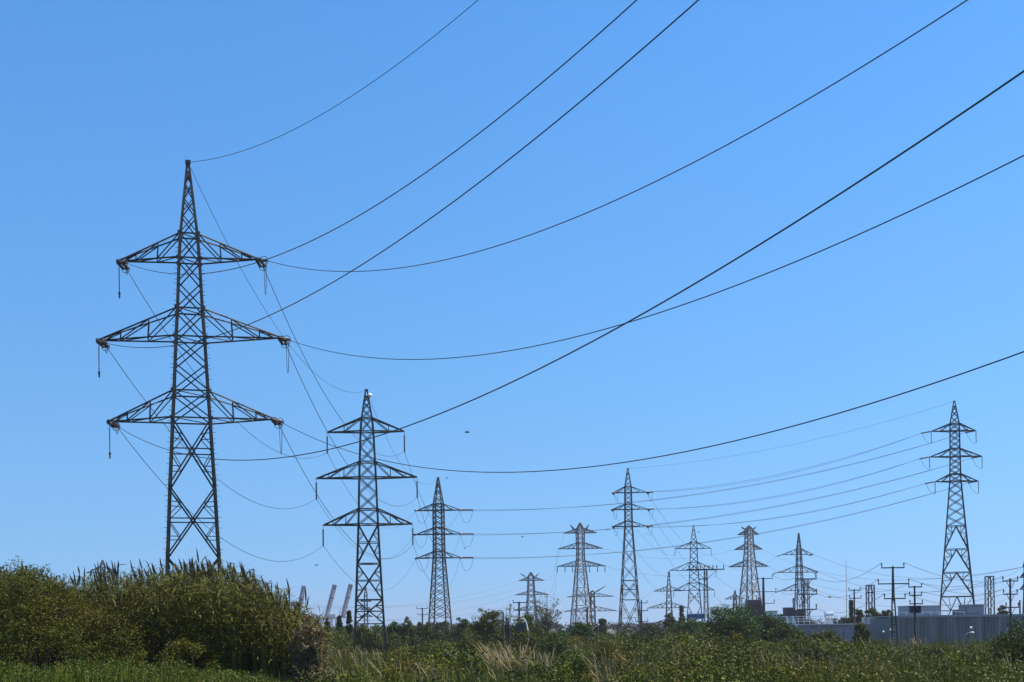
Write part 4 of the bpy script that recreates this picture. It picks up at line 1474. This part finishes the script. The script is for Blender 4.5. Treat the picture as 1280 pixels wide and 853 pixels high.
def scrub():
    n = 900
    y = 30 * (245 / 30) ** rng.random(n)
    x = y * rng.uniform(-.52, .52, n)
    ok = ~blocked(x, y) & ~((x / y < -.165) & (y > 30) & (y < 67))
    x, y = x[ok], y[ok]
    n = len(x)
    R = (.5 + .0125 * y) * rng.uniform(.45, 1.5, n) * np.where(rng.random(n) < .3, 1.8, 1)
    px = fpx(x, y)
    hor = CY + (CX - px) * math.tan(RHO)
    lim = EYE + (hor - np.interp(px, *VEG_TOP) + rng.uniform(-6, 0, n)) / FPX * y - ground_z(x, y)
    H = np.minimum((R * rng.uniform(.6, 1.35, n) + .2) * (.35 + 1.5 * vnoise(x / 6, y / 11, 62) ** 1.6), lim)
    ok = (H > .25) & (vnoise(x / 4.5, y / 7, 63) > .40 - .1 * sstep(850, 950, px))
    x, y, R, H = x[ok], y[ok], R[ok], H[ok]
    n = len(x)
    per = 34
    d = unit(rng.normal(size=(n, per, 3)))
    d[..., 2] = np.abs(d[..., 2])
    r = rng.uniform(.6, 1.0, (n, per, 1))
    off = d * r * np.stack([R, R, H * .85], -1)[:, None, :]
    cent = (np.stack([x, y, ground_z(x, y)], -1)[:, None, :] + off).reshape(-1, 3)
    Rr = np.repeat(np.minimum(R, H * 1.3), per) * rng.uniform(.14, .3, n * per)
    yy = np.repeat(y, per)
    L = .062 + .00135 * yy
    q = clump_leaves(cent, Rr, 26, L, L * .5, .35, .8)
    # every bush of the tangle keeps one leaf colour
    kind = np.clip((vnoise(x / 9, y / 14, 61) * .9 + rng.random(n) * .8 - .35) * 5, 0, 4.99).astype(int)
    hedge = (fpx(x, y) > 880) & (rng.random(n) < .6)
    kind[hedge] = rng.choice([1, 2, 2, 3], hedge.sum())
    me = quads_mesh("scrub", q)
    o = link("scrub", me, M['scrub_dark'])
    for k in ('scrub', 'scrub_olive', 'scrub_yellow', 'scrub_dry'):
        me.materials.append(M[k])
    me.polygons.foreach_set("material_index", np.repeat(kind, per * 26).astype(np.int32))
    tag(o, 'low tangled green scrub covering the open field', 'scrub', kind='stuff')
    # grass and dry stalks
    n = 7000
    y = 30 * (235 / 30) ** rng.random(n)
    x = y * rng.uniform(-.52, .52, n)
    ok = ~blocked(x, y) & ~((x / y < -.15) & (y > 44.5) & (y < 66))
    ok &= vnoise(x / 5, y / 7, 64) > .42 - .2 * (1 - sstep(600, 700, fpx(x, y)))
    x, y = x[ok], y[ok]
    n = len(x)
    per = 14
    i = np.repeat(np.arange(n), per)
    bx = x[i] + rng.normal(0, 1, n * per) * (.12 + .002 * y[i])
    by = y[i] + rng.normal(0, .25, n * per)
    hh = ((.35 + scrub_h(x, y)) * np.where((x / y < -.15) & (y < 45), .45, 1))[i] * rng.uniform(.45, 1.25, n * per)
    az = rng.uniform(0, 2 * np.pi, n * per)
    ln = rng.uniform(.05, .45, n * per) * hh
    w = (.010 + .00032 * y[i])
    z0 = ground_z(bx, by)
    S = np.zeros((n * per, 3, 2, 3))
    for k, (u, ww) in enumerate(((0, 1), (.55, .8), (1, .12))):
        cx_ = np.stack([bx + np.cos(az) * ln * u ** 2, by + np.sin(az) * ln * u ** 2, z0 + hh * (u - .12 * u * u)], -1)
        sv = np.stack([np.sin(az + .9), -np.cos(az + .9), 0 * az], -1) * (w * ww)[:, None] * .5
        S[:, k, 0], S[:, k, 1] = cx_ - sv, cx_ + sv
    o = link("grass", strips_mesh("grass", S), M['grass'])
    tag(o, 'rough green and straw coloured grass growing through the scrub', 'grass', kind='stuff')
    # straw: tall bleached stalks with feathered heads in loose patches
    n = 620
    y = 42 * (165 / 42) ** rng.random(n)
    x = y * rng.uniform(-.16, .5, n)
    ok = ~blocked(x, y) & (vnoise(x / 6, y / 9, 65) > .58)
    x, y = x[ok], y[ok]
    n = len(x)
    per = 9
    i = np.repeat(np.arange(n), per)
    bx, by = x[i] + rng.normal(0, .3, n * per), y[i] + rng.normal(0, .3, n * per)
    hh = rng.uniform(.7, 1.5, n * per) * (.8 + .4 * scrub_h(bx, by))
    ld = rng.normal(-.12, .22, n * per) * hh
    w = .008 + .00022 * by
    z0 = ground_z(bx, by)
    S = np.zeros((n * per, 5, 2, 3))
    for k, (u, ww) in enumerate(((0, 1), (.68, .8), (.78, 2.2), (.9, 1.8), (1, .3))):
        c_ = np.stack([bx + ld * u ** 2, by, z0 + hh * u], -1)
        rz = i * 2.399 + np.arange(n * per) * .7
        sv = np.stack([w * ww * .5 * np.cos(rz), w * ww * .5 * np.sin(rz), 0 * w], -1)
        S[:, k, 0], S[:, k, 1] = c_ - sv, c_ + sv
    o = link("dry_grass", strips_mesh("dry_grass", S), M['straw'])
    tag(o, 'bleached straw stalks with feathery heads over the scrub', 'dry grass', kind='stuff')
    # bright weeds along the front of the reeds
    n = 2600
    y = rng.uniform(34, 45.0, n)
    x = y * rng.uniform(-.52, -.13, n)
    px = fpx(x, y)
    rise = np.interp(px, [0, 200, 300, 420], [1, .9, .8, .3])
    z = ground_z(x, y) + rng.random(n) ** .7 * (.04 + 1.0 * vnoise(x / 1.3, y / 1.3, 31) ** 2.2) * rise - .06
    q = clump_leaves(np.stack([x, y, z], -1), rng.uniform(.12, .26, n), 26, .085, .04, .5, .7)
    o = link("weeds", quads_mesh("weeds", q), M['weeds'])
    tag(o, 'bright green leafy weeds along the foot of the reeds', 'weeds', kind='stuff')


scrub()


# ------------------------------------------------------------------ trees and shrubs
def tree(label, px, ytop, ybase, wpx, D, mat='leaf_dark', shape='round', n=100, per=58, leaf=None, name='tree', cat='tree', group=None, bark='bark',
         trunk=.07, dens=1.0, sparse=False):
    """crown: leaf clumps at the ends of limbs that leave a tapered trunk"""
    s = FPX / D
    p = at(px, (ytop + ybase) / 2, D)
    x0, y0 = p.x, D
    zg = gz(x0, y0)
    H = max(at(px, ytop, D).z - zg, .6)
    R = wpx / s / 2
    z0 = H * trunk
    root = thing(name, label, cat, (x0, y0, zg), 0, group)
    leaf = leaf or max(.09, .0016 * D)
    d = unit(rng.normal(size=(n, 3)))
    r = rng.random(n) ** .5
    if shape == 'cone':
        u = rng.random(n) ** 1.25
        a = rng.uniform(0, 2 * np.pi, n)
        rr = R * (1 - u) ** .8 * np.sqrt(rng.random(n))
        cent = np.stack([rr * np.cos(a), rr * np.sin(a), z0 + (H - z0) * u], -1)
        rad = np.maximum(R * .33 * (1.1 - u), .25)
    elif shape == 'bush':
        d[:, 2] = np.abs(d[:, 2])
        cent = d * r[:, None] * np.array([R * .92, R * .92, H * .98]) + np.array([0, 0, H * .06])
        rad = R * rng.uniform(.16, .3, n)
    else:
        cent = d * r[:, None] * np.array([R * .86, R * .86, (H - z0) * .45]) + np.array([0, 0, z0 + (H - z0) * .5])
        lob = vnoise(cent[:, 0] / (R * .5) + px, cent[:, 2] / (R * .5) + D, 41)
        cent[:, 2] += (lob - .5) * (H - z0) * .2
        rad = R * rng.uniform(.14, .28, n)
    cent[:, 2] = np.minimum(cent[:, 2], H - rad * .3)
    tk = MB()
    tr_ = max(.05, H * .022)
    top = Vector((0, 0, max(z0, H * .45)))
    if shape == 'bush':
        for k in range(min(n, 12)):
            q = Vector(cent[k])
            tk.tube([(0, 0, -.1), (q.x * .5, q.y * .5, q.z * .6), q], tr_ * .8, 5, tr_ * .25)
    else:
        bend = Vector((rng.normal(0, .04) * H, 0, 0))
        tk.tube([(0, 0, -.1), bend * .5 + Vector((0, 0, top.z * .5)), top + bend], tr_, 8, tr_ * .6)
        for k in range(min(n, 26)):
            q = Vector(cent[k])
            st = Vector((0, 0, top.z * rng.uniform(.55, 1)))
            midp = st.lerp(q, .5) + Vector((0, 0, -abs(q.x) * .12))
            tk.tube([st, midp, q], tr_ * .42, 5, tr_ * .1)
    if sparse:                            # fine naked branches
        for k in range(n):
            q = Vector(cent[k])
            st = Vector((rng.normal(0, .1) * R, 0, H * rng.uniform(.12, .4)))
            mid_ = st.lerp(q, .45) + Vector((rng.normal(0, .05) * R, 0, H * .08))
            tk.tube([st, mid_, q], tr_ * .34, 4, tr_ * .1)
            for _ in range(2):
                e_ = q + Vector((rng.normal(0, .13) * R, rng.normal(0, .13) * R, abs(rng.normal(0, .09)) * H))
                tk.tube([mid_.lerp(q, rng.uniform(.4, 1)), e_], tr_ * .12, 3, tr_ * .06)
    tk.build("stems" if shape == 'bush' else "trunk", M[bark], root)
    q = clump_leaves(cent, rad, int(per * dens), leaf, leaf * .5, .25, .8)
    link("foliage" if shape == 'bush' else "crown", quads_mesh("crown", q), M[mat], root)
    return root


gT = 'trees along the far side of the field'
TREES = [
    # label, px, ytop, ybase, width px, D, kw
    ('narrow dark conifer just left of the middle crane foot', 395, 776, 800, 14, 215, dict(shape='cone')),
    ('dark pointed tree directly below the middle crane boom', 409, 774, 802, 15, 205, dict(shape='cone')),
    ('dark tree between the middle crane and the one nearest the pylon', 424, 771, 802, 15, 212, dict(shape='cone')),
    ('tallest dark pointed tree, in front of the crane nearest the pylon', 436.5, 764.5, 803, 14, 200, dict(shape='cone', n=90)),
    ('wide olive shrub tree between the feet of the white-balled pylon', 462, 779, 818, 42, 176, dict(mat='leaf_olive', n=90)),
    ('dark round tree just right of the white-balled pylon feet', 493, 778, 806, 30, 210, {}),
    ('greyish tree under the short T-shaped pole, left side', 510, 771, 806, 22, 205, dict(mat='leaf_grey', dens=.7)),
    ('dark tree behind the short T-shaped pole', 530, 773, 806, 28, 225, {}),
    ('dark tree behind the feet of the dense lattice pylon', 552, 775, 806, 30, 275, {}),
    ('pale grey-green tree before the dense lattice pylon feet', 557, 786, 808, 26, 215, dict(mat='leaf_grey', dens=.6)),
    ('dark tree between the dense lattice pylon and the round olive tree', 579, 771, 806, 28, 230, {}),
    ('big round olive tree left of the bare branching tree', 611, 759.5, 806, 50, 190, dict(mat='leaf_olive', n=190, per=60, trunk=.04)),
    ('olive tree under the bare branching tree', 662, 768, 806, 52, 195, dict(mat='leaf_olive', n=130, trunk=.04)),
    ('bare branching tree with few leaves before the far three-peaked pylon', 682, 744, 800, 52, 190,
     dict(mat='leaf_grey', n=60, per=16, sparse=True, bark='bark_pale', trunk=.2)),
    ('thin leafy sapling with sparse twigs left of the two-armed dark pole', 634, 751, 800, 26, 185, dict(mat='leaf_olive', n=16, per=12, sparse=True, trunk=.3)),
    ('round dark green tree below the pale three-peaked pylon', 727, 777, 806, 36, 205, dict(mat='leaf_green', n=90, trunk=.12)),
    ('small dark far tree right of the pale three-peaked pylon', 752, 774.5, 792, 16, 330, {}),
    ('small pointed conifer behind the green bushes left of the blue board', 852, 758, 785, 11, 330, dict(shape='cone')),
    ('feathery pale tree left of the small pointed conifer', 836.5, 766, 790, 16, 300, dict(mat='leaf_grey', dens=.7)),
    ('low dark tree right of the slim central pylon', 812, 780, 796, 26, 310, {}),
    ('green bushy tree in front of the blue board', 862, 773, 804, 58, 212, dict(mat='leaf_green', n=140, per=56, trunk=.05)),
    ('largest fresh green tree, hiding the foot of the pale reddish pylon', 917, 755, 806, 84, 178, dict(mat='leaf_green', n=240, per=60, trunk=.04)),
    ('dark green tree joined to the right side of the largest fresh tree', 956, 766, 808, 56, 184, dict(mat='leaf_dark', n=170, per=56, trunk=.04)),
    ('dark shadowy tree before the white roof railing', 984, 780, 812, 56, 173, dict(mat='leaf_dark', n=150, per=56, trunk=.04)),
    ('dark tree behind the low flat building, left of the silver duct', 972, 767, 785, 22, 285, {}),
    ('low wide dark tree behind the silver duct', 1052, 767, 785, 36, 300, dict(n=80)),
    ('slender conifer behind the thin two-armed pole', 1064, 751, 780, 8, 300, dict(shape='cone')),
    ('grey-green tree right of the slender conifer', 1074, 758, 780, 14, 310, dict(mat='leaf_grey')),
    ('rounded tree below the bluish lattice column', 1091, 756, 782, 26, 260, dict(mat='leaf_olive', n=80)),
    ('dark tree left of the ladder frame pole, above the low roof', 1107, 759, 782, 20, 265, {}),
    ('single grey-green tree behind the warehouse by the braced pole', 1254, 757, 775, 14, 290, dict(mat='leaf_grey')),
]
for lab, px, yt, yb, wp, D, kw in TREES:
    tree(lab, px, yt, yb, wp, D, group=gT, **kw)

SH_MORE = [
    ('rough green bush hiding the left part of the graffiti wall', 1030, 786, 812, 46, 168, 'leaf_olive', dict(n=120)),
    ('dark rounded shrub in the right hand scrub, straight below the rusty lattice pole', 1010, 812, 846, 62, 78, 'scrub_dark', dict(n=150)),
    ('yellow-green rounded shrub in the right hand scrub, below the two-armed pole', 1066, 809, 838, 52, 86, 'scrub_yellow', dict(n=120)),
    ('dark leafy shrub in the right hand scrub, below the transformer pole', 1158, 813, 846, 64, 76, 'scrub_dark', dict(n=150)),
    ('olive shrub in the lower right scrub, just left of the big corner bush', 1212, 815, 856, 60, 68, 'thicket', dict(n=140)),
    ('tawny dry shrub in the scrub below the blue board', 878, 806, 834, 54, 84, 'scrub_dry', dict(n=110)),
    ('small dark shrub in the grass below the short T-shaped pole', 522, 818, 846, 40, 72, 'scrub_dark', dict(n=110)),
    ('dense dark shrub hiding the foot of the white bent pipe', 660, 790, 812, 40, 150, 'leaf_olive', dict(n=110)),
    ('low shrub at the foot of the ladder frame pole', 1100, 801, 818, 26, 150, 'scrub', dict(n=70)),
    ('low pale shrub right of the curved-arm lamp', 1216, 806, 822, 40, 125, 'leaf_grey', dict(n=70)),
    ('dry straw-brown bush left of the curved-arm lamp', 1176, 806, 822, 36, 130, 'scrub_dry', dict(n=60)),
    ('large rough green bush in the middle of the field, right of the pampas grass', 760, 800, 842, 70, 88, 'scrub_olive', dict(n=130)),
    ('dark shrub at the bottom edge right of centre', 872, 818, 860, 70, 60, 'scrub_dark', dict(n=130, leaf=.11)),
    ('rusty brown low bush left of the dry tan bush foot', 425, 812, 850, 44, 75, 'scrub_dry', dict(n=70)),
]
gS = 'shrubs standing out of the scrub'
SHRUBS = [
    ('dry tan bush at the right end of the reed bank', 388, 768, 832, 58, 46.5, 'dry', dict(n=200, per=46, leaf=.1)),
    ('dark leafy shrub left of the pampas grass at the bottom', 590, 806, 858, 46, 52, 'leaf_dark', dict(n=80, leaf=.1)),
    ('broad dark shrub with grey stems below the slim central pylon', 806, 792, 845, 66, 78, 'leaf_olive', dict(n=110, leaf=.12)),
    ('bright green shrub at the bottom centre beside the broad dark shrub', 715, 815, 858, 60, 56, 'weeds', dict(n=100, leaf=.1)),
    ('yellow-green shrub in front of the largest fresh green tree', 918, 791, 815, 34, 130, 'leaf_yellow', dict(n=70)),
    ('big dark bush filling the lower right corner', 1280, 776, 856, 92, 60, 'leaf_dark', dict(n=260, per=64, leaf=.11)),
    ('pale green bush left of the big corner bush, against the warehouse', 1242, 801, 826, 46, 120, 'leaf_grey', dict(n=80)),
    ('scruffy bush before the graffiti wall beneath the thin two-armed pole', 1078, 778, 806, 26, 170, 'leaf_olive', dict(n=80)),
    ('dark low bush in the middle of the right hand scrub', 1005, 797, 830, 56, 105, 'leaf_olive', dict(n=90)),
    ('yellow-green clump at the bottom edge below the white-balled pylon', 487, 834, 860, 40, 47, 'leaf_yellow', dict(n=70, leaf=.08)),
    ('round green bush right of the white-balled pylon feet', 541, 800, 830, 56, 110, 'leaf_olive', dict(n=90)),
    ('brownish bush below the dense lattice pylon', 580, 798, 825, 44, 120, 'thicket', dict(n=70)),
    ('dark bush behind the pampas grass', 690, 794, 822, 60, 120, 'leaf_dark', dict(n=90)),
    ('leafy green bush at the bottom right, left of the corner bush', 1120, 812, 860, 120, 62, 'scrub', dict(n=150, leaf=.1)),
    ('low olive bush at the bottom edge under the largest fresh tree', 940, 824, 862, 110, 58, 'scrub', dict(n=140, leaf=.1)),
]
for lab, px, yt, yb, wp, D, mat, kw in SHRUBS + SH_MORE:
    tree(lab, px, yt, yb, wp, D, mat, shape='bush', name='shrub', cat='shrub', group=gS, **kw)


def pampas(label, px, ytop, ybase, wpx, D, nb=260, npl=46):
    p = at(px, ybase, D)
    s = FPX / D
    zg = gz(p.x, D)
    H, R = at(px, ytop, D).z - zg, wpx / s / 2
    root = thing('pampas_grass', label, 'grass clump', (p.x, D, zg), 0, 'pampas grass clumps')
    az = rng.uniform(0, 2 * np.pi, nb)
    ln, hh = rng.uniform(.3, 1, nb) * R, rng.uniform(.35, .7, nb) * H
    S = np.zeros((nb, 4, 2, 3))
    for k, u in enumerate((0, .35, .7, 1)):
        c_ = np.stack([np.cos(az) * ln * u, np.sin(az) * ln * u, hh * (u * 1.9 - u * u * 1.25)], -1)
        sv = np.stack([-np.sin(az), np.cos(az), 0 * az], -1) * [.02, .025, .018, .003][k]
        S[:, k, 0], S[:, k, 1] = c_ - sv, c_ + sv
    link("blades", strips_mesh("blades", S), M['pampas_blade'], root)
    f = np.stack([rng.normal(0, .35, npl) * R, rng.normal(0, .3, npl) * R, np.zeros(npl)], -1)
    tp = f + np.stack([rng.normal(-.45, .75, npl) * R * .9, rng.normal(0, .3, npl) * R, rng.uniform(.6, 1, npl) * H], -1)
    P = []
    for rot in (0, 1.05, 2.1):
        sv = np.array([math.cos(rot), math.sin(rot), 0])
        S = np.zeros((npl, 6, 2, 3))
        for k, (u, w) in enumerate(((0, .01), (.5, .01), (.62, .022), (.78, .036), (.92, .024), (1, .006))):
            c_ = f + (tp - f) * u
            c_[:, 0] -= .12 * u ** 3
            c_[:, 2] -= .05 * u ** 4
            S[:, k, 0], S[:, k, 1] = c_ - sv * w, c_ + sv * w
        P.append(S)
    link("plume", strips_mesh("plume", np.concatenate(P)), M['pampas'], root)


pampas('big tan pampas grass leaning left, in the middle of the field', 636, 795, 840, 64, 66)
pampas('smaller tan pampas grass right of the big leaning clump', 668, 805, 838, 50, 70, 180, 22)
pampas('tan feather grass clump at the foot of the transformer pole', 1148, 792, 815, 26, 128, 90, 9)
pampas('thin straw stalks in front of the yellow-green shrub', 895, 792, 830, 22, 85, 60, 7)


# dry seed stalks over the right hand scrub, and the far wood on the skyline
def far_wood():
    n = 1500
    px = rng.uniform(-120, 1400, n)
    D = rng.uniform(520, 900, n)
    x = (px - CX) / FPX * D
    yt = 780.5 - (px - 640) * .014 + 3 * (vnoise(px / 30, D / 300, 51) - .5) + 2.5 * (vnoise(px / 9, D / 300, 52) - .5)
    hor = CY + (CX - px) * math.tan(RHO)
    zt = EYE + (hor - yt) / FPX * D
    u = rng.random(n)
    cent = np.stack([x, D, zt * np.sqrt(u) - .8], -1)
    q = clump_leaves(cent, rng.uniform(1.6, 3.0, n), 45, 1.1, .6, .2, .8)
    tag(link("far_woods", quads_mesh("far_woods", q), M['leaf_far']), 'dark wood in a low band along the skyline', 'wood', kind='stuff')


far_wood()


def undergrowth():
    n = 700
    px = rng.uniform(375, 1000, n)
    D = rng.uniform(185, 250, n)
    x = (px - CX) / FPX * D
    ok = ~blocked(x, D)
    px, D, x = px[ok], D[ok], x[ok]
    hor = CY + (CX - px) * math.tan(RHO)
    yt = np.interp(px, [375, 440, 500, 600, 680, 740, 830, 880, 950, 1000], [783, 784, 787, 783, 784, 790, 787, 778, 779, 783]) + (vnoise(px / 14, D / 20, 71) - .5) * 13
    zt = EYE + (hor - yt) / FPX * D
    n = len(x)
    per = 12
    d = unit(rng.normal(size=(n, per, 3)))
    d[..., 2] = np.abs(d[..., 2])
    R = rng.uniform(1.2, 2.6, n)
    off = d * rng.uniform(.5, 1, (n, per, 1)) * np.stack([R, R, np.maximum(zt - .4, .5)], -1)[:, None, :]
    cent = (np.stack([x, D, ground_z(x, D)], -1)[:, None, :] + off).reshape(-1, 3)
    q = clump_leaves(cent, np.repeat(R, per) * rng.uniform(.22, .4, n * per), 26, .30, .14, .3, .8)
    me = quads_mesh("undergrowth", q)
    o = link("undergrowth", me, M['leaf_dark'])
    me.materials.append(M['leaf_olive']); me.materials.append(M['scrub_dark'])
    kind = np.clip(vnoise(px / 25, D / 40, 72) * 3.4 - .2, 0, 2.99).astype(int)
    me.polygons.foreach_set("material_index", np.repeat(kind, per * 26).astype(np.int32))
    tag(o, 'dark tangle of bushes under the trees at the far side of the field', 'undergrowth', kind='stuff')


undergrowth()


# ------------------------------------------------------------------ birds in the air
def bird(label, px, py, D, span=1.0, rz=0.0, flap=.3):
    r = thing('bird', label, 'bird', at(px, py, D), rz, 'birds in the sky')
    b = MB()
    b.lathe((-.32 * span, 0, 0), (.34 * span, 0, .02), [(0, .01), (.12, .05 * span), (.4, .10 * span), (.65, .09 * span), (.78, .05 * span), (.86, .055 * span), (.94, .035 * span), (1, .006)], 8)
    for s in (-1, 1):
        w = span * .5
        a = [(.14 * span, s * .05, .03), (-.1 * span, s * .05, .03), (-.12 * span, s * w * .55, .03 + flap * w * .55), (.10 * span, s * w * .5, .03 + flap * w * .5),
             (-.14 * span, s * w, .03 + flap * w * .7)]
        lo = [(x, y, z - .025) for x, y, z in a]
        b.add(a + lo, [(0, 1, 2, 3), (3, 2, 4), (8, 7, 6, 5), (9, 7, 8), (0, 3, 8, 5), (3, 4, 9, 8), (4, 2, 7, 9), (2, 1, 6, 7)])
    b.add([(-.26 * span, -.03, 0), (-.26 * span, .03, 0), (-.5 * span, .09 * span, 0), (-.5 * span, -.09 * span, 0), (-.3 * span, 0, .03)], [(0, 1, 2, 3), (0, 4, 1), (1, 4, 2), (2, 4, 3), (3, 4, 0)])
    b.build('body', M['bird'], r)


bird('dark bird gliding in open sky right of the white-balled pylon peak', 584, 540.5, 150, 1.1, .2, .15)
bird('tiny bird beside the dense lattice pylon peak', 558.5, 597.8, 230, .9, .3, .1)
bird('dark bird low in the sky just right of the reed plumes', 395.5, 707, 120, .55, 1.1, .5)
bird('small bird beneath the middle arm of the dense lattice pylon', 581, 685.5, 200, .7, .4, .3)
bird('small bird in the sky above the far three-peaked pylon', 653, 671.5, 190, .75, 2.2, .5)
bird('small bird between the pale three-peaked and slim central pylons', 759.5, 663, 210, .6, .8, .4)
bird('small bird right of the peak behind the flat crossbar', 873.5, 665.5, 210, .7, .3, .3)
bird('dark bird above the silver duct on the roof', 1037, 746.5, 190, 1.1, .1, .2)
bird('small bird just under the lowest arm of the slim central pylon', 808, 667.5, 220, .6, 1.6, .4)
bird('small bird near the left arms of the dense lattice pylon', 523, 698.5, 190, .6, .9, .3)
